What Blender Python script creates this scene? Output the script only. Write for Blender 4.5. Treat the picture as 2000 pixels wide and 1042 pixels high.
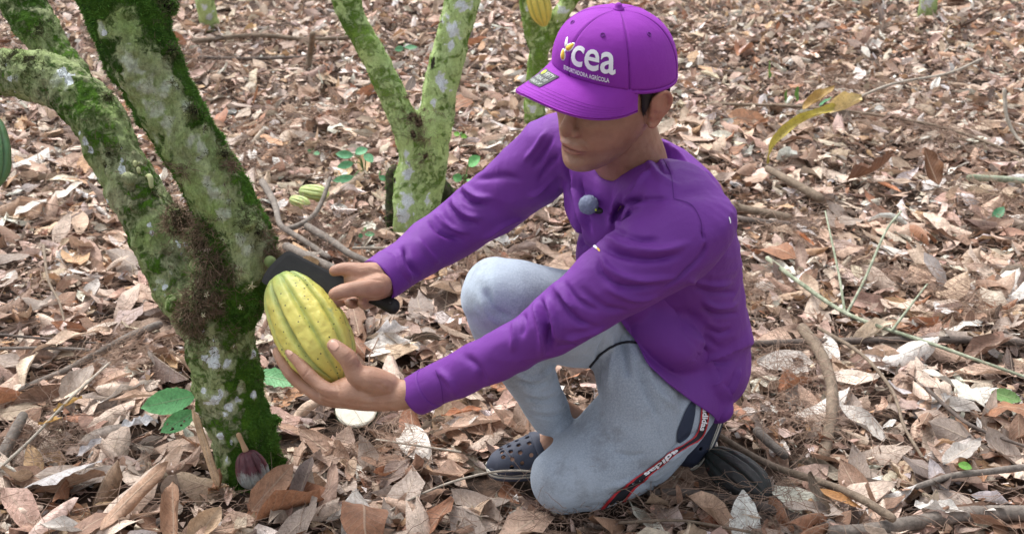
import bpy, bmesh, math, random
import numpy as np
from mathutils import Vector, Matrix, noise as mnoise
from mathutils.bvhtree import BVHTree

# ------------------------------------------------------------------ camera, world, sun
scene = bpy.context.scene
for o in list(bpy.data.objects):
    bpy.data.objects.remove(o)
W, H = 1024, 533
FPX, U0, V0 = 2350.0, 1000.0, 521.0          # focal length and centre, in pixels of the 2000 px photograph
PITCH = math.radians(24.0)
CAMZ = 1.32
scene.render.resolution_x, scene.render.resolution_y = W, H
cam_data = bpy.data.cameras.new('camera')
cam = bpy.data.objects.new('camera', cam_data)
scene.collection.objects.link(cam)
cam.location = (0, 0, CAMZ)
cam.rotation_euler = (math.pi / 2 - PITCH, 0, 0)
cam_data.sensor_width = 36.0
cam_data.lens = FPX / 2000.0 * 36.0
cam_data.clip_end = 400.0
cam_data.clip_start = 0.02
cam_data.dof.use_dof = True
cam_data.dof.focus_distance = 2.05
cam_data.dof.aperture_fstop = 9.0
scene.camera = cam

SUN_EL, SUN_AZ = math.radians(60.0), math.radians(-40.0)     # azimuth from +Y towards +X
world = bpy.data.worlds.new('World')
scene.world = world
world.use_nodes = True
wn = world.node_tree.nodes
sky = wn.new('ShaderNodeTexSky')
sky.sky_type = 'NISHITA'
sky.sun_disc = False
sky.sun_elevation = SUN_EL
sky.sun_rotation = SUN_AZ
sky.air_density = 1.0
sky.dust_density = 4.0
sky.ozone_density = 0.6
hsv = wn.new('ShaderNodeHueSaturation')
hsv.inputs['Saturation'].default_value = 0.25
world.node_tree.links.new(sky.outputs[0], hsv.inputs['Color'])
world.node_tree.links.new(hsv.outputs[0], wn['Background'].inputs[0])
wn['Background'].inputs[1].default_value = 0.15
sun_data = bpy.data.lights.new('sun', 'SUN')
sun_data.energy = 1.5
sun_data.angle = math.radians(18.0)
sun_data.color = (1.0, 0.96, 0.92)
sun = bpy.data.objects.new('sun', sun_data)
scene.collection.objects.link(sun)
_sd = Vector((math.sin(SUN_AZ) * math.cos(SUN_EL), math.cos(SUN_AZ) * math.cos(SUN_EL), math.sin(SUN_EL)))
sun.rotation_euler = _sd.to_track_quat('Z', 'Y').to_euler()
scene.view_settings.view_transform = 'Standard'
scene.view_settings.look = 'None'
scene.view_settings.gamma = 1.0
scene.view_settings.use_curve_mapping = False
scene.view_settings.exposure = 1.03
scene.render.engine = 'CYCLES'

# ------------------------------------------------------------------ helpers
rng = np.random.default_rng(7)
random.seed(7)
CP, SP = math.cos(PITCH), math.sin(PITCH)
CO = np.array([0, 0, CAMZ])
FW = np.array([0, CP, -SP]); UPC = np.array([0, SP, CP]); RT = np.array([1.0, 0, 0])

def P(u, v, d):
    return CO + d * FW + (u - U0) / FPX * d * RT - (v - V0) / FPX * d * UPC

def G(u, v, z=0.0):
    r = FW + (u - U0) / FPX * RT - (v - V0) / FPX * UPC
    t = (z - CAMZ) / r[2]
    return CO + t * r

def C2W(x, y, z):
    return x * RT + y * UPC - z * FW

def px(u, v, d, r, r2=None):
    """control row: pixel centre at depth d, radii in pixels of the photograph"""
    s = d / FPX
    return (P(u, v, d), r * s, (r2 if r2 is not None else r) * s)

def unit(a):
    a = np.asarray(a, float)
    return a / (np.linalg.norm(a) + 1e-12)

def catmull(ctrl, sub):
    """ctrl: n x k array -> interpolated rows"""
    c = np.asarray(ctrl, float)
    n = len(c)
    if n < 3:
        t = np.linspace(0, 1, sub + 1)[:, None]
        return c[0] * (1 - t) + c[-1] * t
    e = np.vstack([2 * c[0] - c[1], c, 2 * c[-1] - c[-2]])
    out = []
    for i in range(n - 1):
        p0, p1, p2, p3 = e[i], e[i + 1], e[i + 2], e[i + 3]
        for k in range(sub):
            t = k / sub
            out.append(0.5 * ((2 * p1) + (-p0 + p2) * t + (2 * p0 - 5 * p1 + 4 * p2 - p3) * t * t + (-p0 + 3 * p1 - 3 * p2 + p3) * t ** 3))
    out.append(c[-1])
    return np.array(out)

def loft(ctrl, ref=(0, 0, 1), nseg=20, sub=5, round_ends=(True, True), wob=None, closed=True):
    """ctrl rows: x, y, z, ra, rb. ra along ref (projected), rb across. returns verts, faces"""
    rows = catmull([list(r[0]) + [r[1], r[2] if len(r) > 2 else r[1]] for r in ctrl], sub)
    pos = rows[:, :3]; ra = np.maximum(rows[:, 3], 1e-4); rb = np.maximum(rows[:, 4], 1e-4)
    tan = np.gradient(pos, axis=0)
    tan /= np.linalg.norm(tan, axis=1)[:, None] + 1e-12
    # rounded ends
    P_, A_, B_, T_ = list(pos), list(ra), list(rb), list(tan)
    if round_ends[0]:
        pre = []
        for a in (80, 60, 35):
            s, c = math.sin(math.radians(a)), math.cos(math.radians(a))
            pre.append((pos[0] - tan[0] * min(ra[0], rb[0]) * s, ra[0] * c, rb[0] * c, tan[0]))
        P_ = [p[0] for p in pre] + P_; A_ = [p[1] for p in pre] + A_; B_ = [p[2] for p in pre] + B_; T_ = [p[3] for p in pre] + T_
    if round_ends[1]:
        for a in (35, 60, 80):
            s, c = math.sin(math.radians(a)), math.cos(math.radians(a))
            P_.append(pos[-1] + tan[-1] * min(ra[-1], rb[-1]) * s); A_.append(ra[-1] * c); B_.append(rb[-1] * c); T_.append(tan[-1])
    ref = unit(ref)
    verts = []
    th = np.linspace(0, 2 * math.pi, nseg, endpoint=False)
    prev = None
    for i in range(len(P_)):
        t = T_[i]
        a = ref - t * np.dot(ref, t)
        if np.linalg.norm(a) < 0.15 and prev is not None:
            a = prev - t * np.dot(prev, t)
        a = unit(a); prev = a
        b = np.cross(t, a)
        w = np.ones(nseg) if wob is None else wob(i / (len(P_) - 1), th)
        ring = P_[i] + np.outer(np.cos(th) * A_[i] * w, a) + np.outer(np.sin(th) * B_[i] * w, b)
        verts.append(ring)
    n = len(verts)
    verts = np.vstack(verts)
    faces = []
    for i in range(n - 1):
        for j in range(nseg):
            k = (j + 1) % nseg
            faces.append((i * nseg + j, i * nseg + k, (i + 1) * nseg + k, (i + 1) * nseg + j))
    if closed:
        faces.append(tuple(range(nseg - 1, -1, -1)))
        faces.append(tuple((n - 1) * nseg + j for j in range(nseg)))
    return verts, faces

def ellipsoid(c, axes, radii, n=16, m=12):
    """axes: three unit vectors; radii three"""
    verts, faces = [], []
    c = np.asarray(c, float)
    for i in range(m + 1):
        ph = math.pi * i / m
        for j in range(n):
            th = 2 * math.pi * j / n
            l = (math.sin(ph) * math.cos(th), math.sin(ph) * math.sin(th), math.cos(ph))
            verts.append(c + sum(np.asarray(axes[k]) * l[k] * radii[k] for k in range(3)))
    for i in range(m):
        for j in range(n):
            k = (j + 1) % n
            if i == 0: faces.append((i * n + j, (i + 1) * n + j, (i + 1) * n + k))
            elif i == m - 1: faces.append((i * n + j, (i + 1) * n + j, i * n + k))
            else: faces.append((i * n + j, (i + 1) * n + j, (i + 1) * n + k, i * n + k))
    return np.array(verts), faces

def combine(parts):
    V, F, off = [], [], 0
    for v, f in parts:
        V.append(np.asarray(v)); F += [tuple(i + off for i in q) for q in f]; off += len(v)
    return np.vstack(V), F

def link(o, parent=None):
    scene.collection.objects.link(o)
    if parent is not None:
        o.parent = parent
    return o

def shade(me, smooth=True):
    me.polygons.foreach_set('use_smooth', np.full(len(me.polygons), smooth))

def new_mesh(name, verts, faces, mat=None, smooth=True, mats=None):
    me = bpy.data.meshes.new(name)
    me.from_pydata([tuple(v) for v in verts], [], [tuple(int(i) for i in f) for f in faces])
    me.update()
    shade(me, smooth)
    if mat is not None: me.materials.append(mat)
    return me

def obj(name, verts, faces, mat=None, parent=None, smooth=True, origin=None):
    """one mesh object; origin moves the object's origin to that point"""
    verts = np.asarray(verts, float)
    if origin is not None:
        verts = verts - np.asarray(origin)
    o = bpy.data.objects.new(name, new_mesh(name, verts, faces, mat, smooth))
    if origin is not None:
        o.location = origin
    return link(o, parent)

def mesh_obj(name, me, mat=None, parent=None):
    if mat is not None and not me.materials: me.materials.append(mat)
    return link(bpy.data.objects.new(name, me), parent)

def thing(name, label, cat, loc=(0, 0, 0), group=None):
    o = bpy.data.objects.new(name, None)
    o.empty_display_size = 0.05
    scene.collection.objects.link(o)
    o.location = loc
    o['label'] = label; o['category'] = cat
    if group: o['group'] = group
    return o

def tag(o, label, cat, group=None):
    o['label'] = label; o['category'] = cat
    if group: o['group'] = group
    return o

def child(name, verts, faces, mat, root, smooth=True):
    """part whose vertices are given in world space, under a thing whose transform is a pure translation"""
    off = np.zeros(3)
    r = root
    while r is not None:
        off = off + np.array(r.location); r = r.parent
    o = bpy.data.objects.new(name, new_mesh(name, np.asarray(verts) - off, faces, mat, smooth))
    return link(o, root)

def remesh(parts, voxel, smooth=3, factor=0.5):
    v, f = combine(parts)
    me = new_mesh('tmp', v, f)
    o = bpy.data.objects.new('tmp', me)
    scene.collection.objects.link(o)
    m = o.modifiers.new('r', 'REMESH'); m.mode = 'VOXEL'; m.voxel_size = voxel
    if smooth:
        s = o.modifiers.new('s', 'SMOOTH'); s.iterations = smooth; s.factor = factor
    dg = bpy.context.evaluated_depsgraph_get()
    out = bpy.data.meshes.new_from_object(o.evaluated_get(dg))
    bpy.data.objects.remove(o); bpy.data.meshes.remove(me)
    shade(out)
    return out

def mverts(me):
    a = np.empty(len(me.vertices) * 3); me.vertices.foreach_get('co', a); return a.reshape(-1, 3)

def mnormals(me):
    a = np.empty(len(me.vertices) * 3, dtype=np.float32); me.vertex_normals.foreach_get('vector', a); return a.reshape(-1, 3).astype(float)

def set_verts(me, v):
    me.vertices.foreach_set('co', np.ascontiguousarray(v).ravel()); me.update()

def nz(v, s, seed=0.0, oct=1):
    """noise per vertex, about -1..1"""
    out = np.empty(len(v))
    for i, p in enumerate(v * s + seed):
        out[i] = mnoise.noise(p) if oct == 1 else mnoise.fractal(p, 0.6, 2.0, oct)
    return out

def set_col(me, name, cols):
    a = me.color_attributes.new(name, 'FLOAT_COLOR', 'POINT')
    c = np.ones((len(me.vertices), 4)); c[:, :cols.shape[1]] = cols
    a.data.foreach_set('color', c.ravel())

def set_flt(me, name, vals):
    a = me.attributes.new(name, 'FLOAT', 'POINT')
    a.data.foreach_set('value', np.asarray(vals, dtype=float))

def bvh_of(me):
    return BVHTree.FromPolygons([v.co for v in me.vertices], [p.vertices for p in me.polygons])

def cast(bvh, u, v):
    d = unit(P(u, v, 1.0) - CO)
    loc, nor, idx, dist = bvh.ray_cast(Vector(CO), Vector(d))
    return (None, None) if loc is None else (np.array(loc), np.array(nor))

def seg_dist(v, poly):
    """distance of each vertex to a 3-D polyline, and the parameter along it (0..1)"""
    best = np.full(len(v), 1e9); par = np.zeros(len(v))
    n = len(poly) - 1
    for i in range(n):
        a, b = poly[i], poly[i + 1]
        ab = b - a
        t = np.clip(((v - a) @ ab) / (ab @ ab + 1e-12), 0, 1)
        d = np.linalg.norm(v - a - t[:, None] * ab, axis=1)
        m = d < best
        best[m] = d[m]; par[m] = (i + t[m]) / n
    return best, par

def strokes(me, bvh, items, gain=1.0, wid=1.0):
    """ridges and creases of a surface: (pixel polyline, width in m, height in m)"""
    v = mverts(me); n = mnormals(me)
    disp = np.zeros(len(v))
    for pts, w, a in items:
        pl = []; w = w * wid; a = a * gain
        for (u, q) in catmull(np.array(pts, float), 4) if len(pts) > 2 else pts:
            l, _ = cast(bvh, u, q)
            if l is not None: pl.append(l)
        if len(pl) < 2: continue
        pl = np.array(pl)
        lo, hi = pl.min(0) - 3 * w, pl.max(0) + 3 * w
        idx = np.where(np.all((v > lo) & (v < hi), axis=1))[0]
        if not len(idx): continue
        d, t = seg_dist(v[idx], pl)
        taper = np.clip(np.minimum(t, 1 - t) * 4, 0, 1) * 0.8 + 0.2
        taper = taper * taper * (3 - 2 * taper)
        disp[idx] += a * taper * np.exp(-(d / w) ** 2)
    set_verts(me, v + n * disp[:, None])

# ------------------------------------------------------------------ materials
def mat_new(name):
    m = bpy.data.materials.new(name); m.use_nodes = True
    nt = m.node_tree
    b = nt.nodes['Principled BSDF']
    return m, nt, b

class N:
    """tiny node builder"""
    def __init__(s, nt): s.nt = nt
    def n(s, typ, **kw):
        x = s.nt.nodes.new(typ)
        for k, v in kw.items(): setattr(x, k, v)
        return x
    def l(s, a, b): s.nt.links.new(a, b)
    def coord(s, kind='Object'): return s.n('ShaderNodeTexCoord').outputs[kind]
    def attr(s, name, out='Fac'):
        a = s.n('ShaderNodeAttribute'); a.attribute_name = name; return a.outputs[out]
    def noise(s, vec, scale, detail=4, rough=0.6, dist=0.0, out='Fac'):
        x = s.n('ShaderNodeTexNoise'); x.inputs['Scale'].default_value = scale; x.inputs['Detail'].default_value = detail
        x.inputs['Roughness'].default_value = rough; x.inputs['Distortion'].default_value = dist
        if vec is not None: s.l(vec, x.inputs['Vector'])
        return x.outputs[out]
    def scale(s, vec, sc):
        m = s.n('ShaderNodeMapping'); m.inputs['Scale'].default_value = sc; s.l(vec, m.inputs['Vector']); return m.outputs[0]
    def ramp(s, fac, stops, interp='LINEAR'):
        r = s.n('ShaderNodeValToRGB'); r.color_ramp.interpolation = interp
        e = r.color_ramp.elements
        while len(e) < len(stops): e.new(0.5)
        for i, (p, c) in enumerate(stops):
            e[i].position = p; e[i].color = (c[0], c[1], c[2], 1) if hasattr(c, '__len__') else (c, c, c, 1)
        s.l(fac, r.inputs['Fac']); return r.outputs['Color']
    def mix(s, fac, a, b, blend='MIX'):
        m = s.n('ShaderNodeMix', data_type='RGBA', blend_type=blend)
        for inp, val in ((m.inputs[0], fac), (m.inputs[6], a), (m.inputs[7], b)):
            if hasattr(val, 'is_linked') or isinstance(val, bpy.types.NodeSocket): s.l(val, inp)
            elif hasattr(val, '__len__'): inp.default_value = (val[0], val[1], val[2], 1)
            else: inp.default_value = val
        return m.outputs[2]
    def math(s, op, a, b=None, c=None, clamp=False):
        m = s.n('ShaderNodeMath', operation=op); m.use_clamp = clamp
        for i, val in enumerate((a, b, c)):
            if val is None: continue
            if isinstance(val, bpy.types.NodeSocket): s.l(val, m.inputs[i])
            else: m.inputs[i].default_value = val
        return m.outputs[0]
    def bump(s, h, strength=0.3, dist=0.002, normal=None):
        b = s.n('ShaderNodeBump'); b.inputs['Strength'].default_value = strength; b.inputs['Distance'].default_value = dist
        s.l(h, b.inputs['Height'])
        if normal is not None: s.l(normal, b.inputs['Normal'])
        return b.outputs[0]

def plain(name, col, rough=0.6, bump=0.15, bscale=200.0, var=0.15, metal=0.0, spec=0.4, vscale=20.0):
    m, nt, b = mat_new(name); k = N(nt)
    co = k.coord()
    f = k.noise(co, vscale, 5)
    c = k.mix(f, [x * (1 - var) for x in col], [min(1, x * (1 + var)) for x in col])
    k.l(c, b.inputs['Base Color'])
    b.inputs['Roughness'].default_value = rough; b.inputs['Metallic'].default_value = metal
    b.inputs['Specular IOR Level'].default_value = spec
    if bump: k.l(k.bump(k.noise(co, bscale, 3), bump, 0.001), b.inputs['Normal'])
    return m
# ================================================================== GROUND
def relief(x, y):
    return 0.030 * mnoise.noise(Vector((x * 1.1, y * 1.1, 3.0))) + 0.018 * mnoise.noise(Vector((x * 3.1, y * 3.1, 9.0)))
def gz(x, y):
    """ground height; level where the man, the trunk and the pod husk stand"""
    k = min(1.0, max(0.0, (math.hypot(x - 0.1, y - 2.0) - 0.35) / 0.6))
    return relief(x, y) * k
M_SOIL, nt, b = mat_new('leaf_mould_soil'); k = N(nt); co = k.coord()
c = k.ramp(k.noise(co, 26, 8, 0.75), [(0.30, (0.014, 0.009, 0.006)), (0.48, (0.060, 0.036, 0.024)), (0.60, (0.130, 0.082, 0.056)), (0.75, (0.240, 0.165, 0.120))])
c = k.mix(k.ramp(k.noise(co, 3.0, 5, 0.6), [(0.45, 0), (0.65, 0.5)]), c, (0.075, 0.042, 0.026))
vo = k.n('ShaderNodeTexVoronoi'); vo.inputs['Scale'].default_value = 34; k.l(co, vo.inputs['Vector'])
c = k.mix(0.45, c, k.ramp(vo.outputs['Color'], [(0.2, (0.3, 0.25, 0.2)), (0.8, (1.5, 1.4, 1.35))]), 'MULTIPLY')
k.l(c, b.inputs['Base Color']); b.inputs['Roughness'].default_value = 0.95
k.l(k.bump(k.noise(co, 40, 8, 0.75), 1.0, 0.012), b.inputs['Normal'])
def ground():
    xs = np.concatenate([np.linspace(-70, -9, 16), np.linspace(-8, -3.2, 18), np.linspace(-3, 3, 121), np.linspace(3.2, 8, 18), np.linspace(9, 70, 16)])
    ys = np.concatenate([np.linspace(-40, 0, 10), np.linspace(0.4, 7.6, 146), np.linspace(8, 16, 24), np.linspace(18, 160, 18)])
    V = [(x, y, gz(x, y) - 0.006) for y in ys for x in xs]
    n = len(xs)
    F = [(i * n + j, i * n + j + 1, (i + 1) * n + j + 1, (i + 1) * n + j) for i in range(len(ys) - 1) for j in range(n - 1)]
    o = obj('ground', V, F, M_SOIL); o['kind'] = 'structure'
ground()

# ================================================================== TREES
def bark_material(name, moss=(0.030, 0.085, 0.010), moss2=(0.10, 0.20, 0.025), bark=(0.19, 0.20, 0.13), bark2=(0.10, 0.085, 0.055), lichen=(0.50, 0.54, 0.50), amount=0.5, sc=1.0):
    m, nt, b = mat_new(name); k = N(nt)
    co = k.coord()
    nA = k.noise(co, 16 * sc, 6, 0.65, 0.5)
    nB = k.noise(co, 48 * sc, 7, 0.75, 0.6)
    nC = k.noise(k.scale(co, (1, 1, 0.35)), 45 * sc, 6, 0.75)
    c = k.mix(k.ramp(nC, [(0.35, 0), (0.65, 1)]), bark2, bark)
    # pale lichen crust, where the 'lichen' attribute or chance says so
    l = k.math('ADD', k.attr('lichen'), k.math('MULTIPLY', k.math('SUBTRACT', nB, 0.5), 0.9))
    lm = k.ramp(l, [(0.46, 0), (0.66, 0.85)])
    lc = k.mix(k.noise(co, 90, 3, 0.7), [x * 0.72 for x in lichen], lichen)
    # moss
    mo = k.math('ADD', k.attr('moss'), k.math('MULTIPLY', k.math('SUBTRACT', nA, 0.5), 1.1))
    mo = k.math('ADD', mo, k.math('MULTIPLY', k.math('SUBTRACT', nB, 0.5), 1.3))
    mm = k.ramp(mo, [(0.44, 0), (0.60, 1)])
    mc = k.mix(k.ramp(nB, [(0.35, 0), (0.7, 1)]), moss, moss2)
    mc = k.mix(k.ramp(k.noise(co, 7, 4), [(0.4, 0), (0.65, 0.8)]), mc, [x * 0.55 for x in moss])
    film = k.ramp(k.noise(co, 9 * sc, 4, 0.6), [(0.35, 0), (0.7, 0.6)])
    c = k.mix(film, c, (moss2[0] * 1.15, moss2[1] * 1.0, moss2[2] * 1.6))
    c = k.mix(mm, c, mc)
    c = k.mix(lm, c, lc)
    wl = k.math('ADD', k.attr('white'), k.math('MULTIPLY', k.math('SUBTRACT', k.noise(co, 60, 6, 0.85), 0.5), 1.1))
    c = k.mix(k.ramp(wl, [(0.55, 0), (0.58, 1)]), c, k.mix(k.noise(co, 200, 3, 0.8), (0.55, 0.62, 0.66), (0.86, 0.92, 0.95)))
    # dark cankers and wet spots
    dk = k.ramp(k.math('ADD', k.attr('dark'), k.math('MULTIPLY', k.math('SUBTRACT', nB, 0.5), 0.8)), [(0.5, 0), (0.62, 1)])
    c = k.mix(dk, c, (0.022, 0.016, 0.010))
    sp = k.ramp(k.noise(co, 150, 3, 0.6), [(0.66, 0), (0.72, 0.6)])
    c = k.mix(sp, c, (0.03, 0.03, 0.02))
    k.l(c, b.inputs['Base Color']); b.inputs['Roughness'].default_value = 0.9
    b.inputs['Specular IOR Level'].default_value = 0.2
    fn = k.noise(k.scale(co, (1.5, 1.5, 0.8)), 42 * sc, 6, 0.7, 1.2)
    fis = k.ramp(k.math('ABSOLUTE', k.math('SUBTRACT', fn, 0.5)), [(0.0, 0.0), (0.035, 1.0)])
    fmask = k.ramp(k.noise(co, 18 * sc, 3), [(0.45, 0.0), (0.62, 0.35)])
    gr = k.ramp(k.noise(co, 230, 4, 0.85), [(0.34, (0.45, 0.45, 0.42)), (0.62, (1.25, 1.25, 1.2))])
    c = k.mix(0.55, c, gr, 'MULTIPLY')
    k.l(c, b.inputs['Base Color'])
    h = k.math('ADD', k.math('MULTIPLY', fis, 0.10), k.math('MULTIPLY', k.noise(co, 260, 4, 0.8), k.math('ADD', k.math('MULTIPLY', mm, 1.5), 0.3)), k.math('MULTIPLY', nC, 1.2))
    k.l(k.bump(h, 1.0, 0.006), b.inputs['Normal'])
    return m

WHITE_DEFAULT = 0
def paint_spots(v, spots):
    """spots: (point, radius, value) soft union"""
    out = np.zeros(len(v))
    wob_ = 1 + 0.9 * nz(v, 55, 3.3, 2)
    for p, r, a in spots:
        d = np.linalg.norm((v - np.asarray(p)) * np.array([1, 1, 0.75]), axis=1) * wob_
        s = a * np.clip(1.25 - d / r, 0, 1)
        out = np.maximum(out, s) if a > 0 else out
    return np.clip(out, 0, 1)

def tufts(name, parent, v, n, w, count, ln, wd, mat, droop=0.3, curl=0.4, seg=1, frizz=0.7, prefer_up=0.0):
    """short blades growing out of a surface, one object of stuff"""
    w = np.clip(w, 0, None); p = w / w.sum()
    idx = rng.choice(len(v), size=count, p=p)
    base = v[idx]; no = n[idx]
    d = no + rng.normal(size=(count, 3)) * frizz; d[:, 2] += prefer_up
    d /= np.linalg.norm(d, axis=1)[:, None]
    L = rng.uniform(ln[0], ln[1], count)[:, None]
    side = np.cross(d, rng.normal(size=(count, 3))); side /= np.linalg.norm(side, axis=1)[:, None] + 1e-9
    Wd = rng.uniform(wd[0], wd[1], count)[:, None]
    base = base - no * 0.001 + rng.normal(size=(count, 3)) * 0.001
    V = [base - side * Wd, base + side * Wd]; F = []
    cur = base.copy(); dd = d.copy()
    for s in range(seg):
        cur = cur + dd * L / seg
        dd = dd + rng.normal(size=(count, 3)) * curl; dd[:, 2] -= droop
        dd /= np.linalg.norm(dd, axis=1)[:, None]
        if s < seg - 1:
            V += [cur - side * Wd * 0.8, cur + side * Wd * 0.8]
        else: V += [cur]
    k = len(V)
    A = np.stack(V, 1).reshape(-1, 3)
    o = np.arange(count) * k
    for s in range(seg - 1):
        F.append(np.stack([o + 2 * s, o + 2 * s + 1, o + 2 * s + 3, o + 2 * s + 2], 1))
    T3 = np.stack([o + k - 3, o + k - 2, o + k - 1], 1)
    faces = []
    for q in F: faces += q.tolist()
    faces += T3.tolist()
    ob = child(name, A, faces, mat, parent, smooth=True)
    ob['kind'] = 'stuff'
    return ob

M_BARK_NEAR = bark_material('mossy_bark', moss=(0.028, 0.100, 0.007), moss2=(0.17, 0.36, 0.032), bark=(0.44, 0.48, 0.29), bark2=(0.21, 0.22, 0.12), lichen=(0.60, 0.66, 0.52))
M_BARK_FAR = bark_material('green_bark', moss=(0.13, 0.29, 0.03), moss2=(0.42, 0.66, 0.13), bark=(0.54, 0.68, 0.34), bark2=(0.34, 0.46, 0.18), lichen=(0.82, 0.86, 0.80))
M_MOSS = plain('moss', (0.075, 0.185, 0.020), 0.9, 0.0, 100, 0.85, vscale=26)
M_MOSSD = plain('dark_moss', (0.085, 0.095, 0.035), 0.95, 0.0, 100, 0.7, vscale=60)
M_ROOT = plain('dead_rootlets', (0.17, 0.115, 0.075), 0.9, 0.0, 100, 0.6, vscale=60)

# ---- the near tree
tree = thing('cacao_tree', 'thick mossy cacao trunk forking low on the left, the one being harvested', 'tree', tuple(G(470, 905)))
D = 2.2
TR = lambda u, v, d, r, r2=None: px(u, v, d, r, r2)
def knobby(seed, amp=0.07, f=2.0):
    def w(t, th):
        return np.array([1 + amp * mnoise.noise(Vector((math.cos(a) * f, math.sin(a) * f, t * 9 + seed))) + amp * 0.6 * mnoise.noise(Vector((math.cos(a) * 4, math.sin(a) * 4, t * 24 + seed))) for a in th])
    return w
def near_tree():
    parts = []
    # stem
    parts.append(loft([TR(486, 930, 2.37, 80, 78), TR(484, 885, 2.355, 62, 64), TR(470, 830, 2.33, 64, 64), TR(450, 775, 2.31, 66, 66), TR(436, 715, 2.28, 70, 68), TR(432, 655, 2.255, 64, 66), TR(448, 600, 2.23, 56, 60), TR(474, 550, 2.20, 56, 58)], ref=RT, nseg=36, sub=7, wob=knobby(1, .10)))
    # thick right fork rising to the top of the frame and on
    parts.append(loft([TR(440, 640, 2.25, 46, 48), TR(478, 560, 2.205, 52, 54), TR(484, 500, 2.175, 57, 56), TR(452, 425, 2.14, 61, 58), TR(408, 345, 2.11, 60, 60), TR(358, 260, 2.08, 63, 62), TR(310, 175, 2.05, 67, 66), TR(272, 95, 2.02, 73, 70), TR(238, 5, 2.0, 80, 74),
                       TR(205, -80, 1.99, 86, 80), TR(175, -190, 1.97, 84, 80), TR(150, -340, 1.95, 78, 76), TR(130, -560, 1.93, 70, 70)], ref=RT, nseg=36, sub=6, wob=knobby(5, .05)))
    # left fork
    parts.append(loft([TR(425, 660, 2.27, 45, 48), TR(368, 590, 2.27, 52, 54), TR(326, 500, 2.27, 56, 56), TR(286, 415, 2.265, 54, 54), TR(240, 325, 2.265, 50, 52), TR(200, 250, 2.265, 54, 54), TR(160, 198, 2.27, 52, 52), TR(95, 155, 2.28, 50, 50), TR(20, 142, 2.30, 48, 48), TR(-70, 150, 2.33, 46, 46), TR(-190, 120, 2.37, 42, 42), TR(-330, 20, 2.42, 38, 38)], ref=RT, nseg=30, sub=6, wob=knobby(9, .13)))
    parts.append(loft([TR(212, 215, 2.29, 22, 22), TR(170, 165, 2.31, 22, 22), TR(122, 108, 2.33, 26, 26), TR(80, 62, 2.34, 40, 38), TR(48, 15, 2.35, 45, 42), TR(18, -45, 2.36, 46, 44), TR(-40, -160, 2.38, 42, 42), TR(-90, -330, 2.40, 38, 38)], ref=RT, nseg=26, sub=5, wob=knobby(13, .12)))
    # burrs, snags, cushions
    for (u, v, d, r) in ((325, 12, 2.0, 22), (333, 95, 1.99, 13), (347, 108, 2.0, 10), (374, 212, 2.02, 18), (392, 225, 2.03, 10), (405, 268, 2.05, 9), (438, 298, 2.06, 14), (455, 320, 2.07, 8), (480, 430, 2.1, 20), (502, 452, 2.12, 16),
                         (532, 470, 2.15, 16), (535, 500, 2.15, 18), (350, 430, 2.18, 30), (385, 465, 2.15, 26), (400, 520, 2.14, 30), (395, 585, 2.16, 36), (370, 620, 2.18, 30), (345, 590, 2.2, 24), (425, 560, 2.14, 20), (540, 820, 2.33, 16), (395, 690, 2.22, 16), (210, 190, 2.2, 12), (250, 350, 2.2, 16), (90, 110, 2.24, 8)):
        parts.append(ellipsoid(P(u, v, d), (RT, UPC, FW), (r / 1100, r / 1100 * .9, r / 1100 * .8), 12, 8))
    # root flare
    for ang, ln in ((0.2, .05), (1.5, .05), (2.7, .05), (3.9, .04), (5.2, .05)):
        b0 = G(486, 915); b0[2] = 0.05
        parts.append(loft([(b0 + (0, 0, .03), 0.05), (b0 + (math.cos(ang) * ln * .7, math.sin(ang) * ln * .7, -0.02), 0.03), (b0 + (math.cos(ang) * ln * 1.5, math.sin(ang) * ln * 1.5, -0.08), 0.02)], nseg=10))
    me = remesh(parts, 0.0042, 3)
    v = mverts(me); n = mnormals(me)
    d = nz(v, 22, 1.0, 4) * 0.0050 + nz(v * np.array([1, 1, .5]), 80, 4.0, 2) * 0.0028 - np.abs(nz(v * np.array([1, 1, .4]), 40, 6.0)) * 0.005
    set_verts(me, v + n * d[:, None])
    return me
tree_me = near_tree()
tb = bvh_of(tree_me)
def S(u, v, r, a=1.0):
    l, _ = cast(tb, u, v)
    return (l if l is not None else np.array([0, 0, -9.0]), r / 1080, a)
v = mverts(tree_me); n = mnormals(tree_me)
white = paint_spots(v, [S(240, 330, 15), S(168, 278, 13), S(176, 290, 8), S(290, 441, 12), S(350, 479, 12), S(362, 476, 10), S(345, 472, 8), S(120, 140, 12), S(134, 158, 12), S(418, 702, 22), S(442, 708, 14), S(398, 762, 15), S(420, 783, 20), S(448, 795, 18), S(462, 780, 9), S(497, 690, 9), S(496, 768, 11), S(500, 675, 7), S(430, 852, 15), S(452, 862, 9), S(444, 893, 5), S(322, 560, 12), S(20, 155, 9), S(205, 65, 9), S(360, 392, 6), S(170, 350, 6), S(192, 348, 5), S(210, 395, 5), S(30, 180, 5), S(395, 645, 6)])
lich = paint_spots(v, [S(285, 170, 34), S(318, 180, 30), S(305, 210, 40), S(325, 235, 26), S(250, 118, 26), S(362, 205, 20), S(392, 285, 22), S(372, 270, 20), S(405, 350, 18), S(418, 380, 24), S(440, 415, 22), S(470, 470, 24), S(480, 490, 22),
                        S(115, 150, 26), S(130, 165, 18), S(240, 330, 13), S(165, 280, 12), S(290, 440, 11), S(350, 478, 13), S(365, 476, 11), S(200, 60, 16), S(318, 550, 18), S(322, 575, 10),
                        S(420, 705, 26), S(445, 710, 20), S(400, 765, 20), S(420, 780, 26), S(455, 790, 22), S(440, 770, 16), S(470, 760, 12), S(495, 690, 9), S(497, 770, 12), S(430, 855, 20), S(460, 860, 12), S(445, 900, 8), S(30, 155, 12)])
lich_w = lich * 0.66
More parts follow.
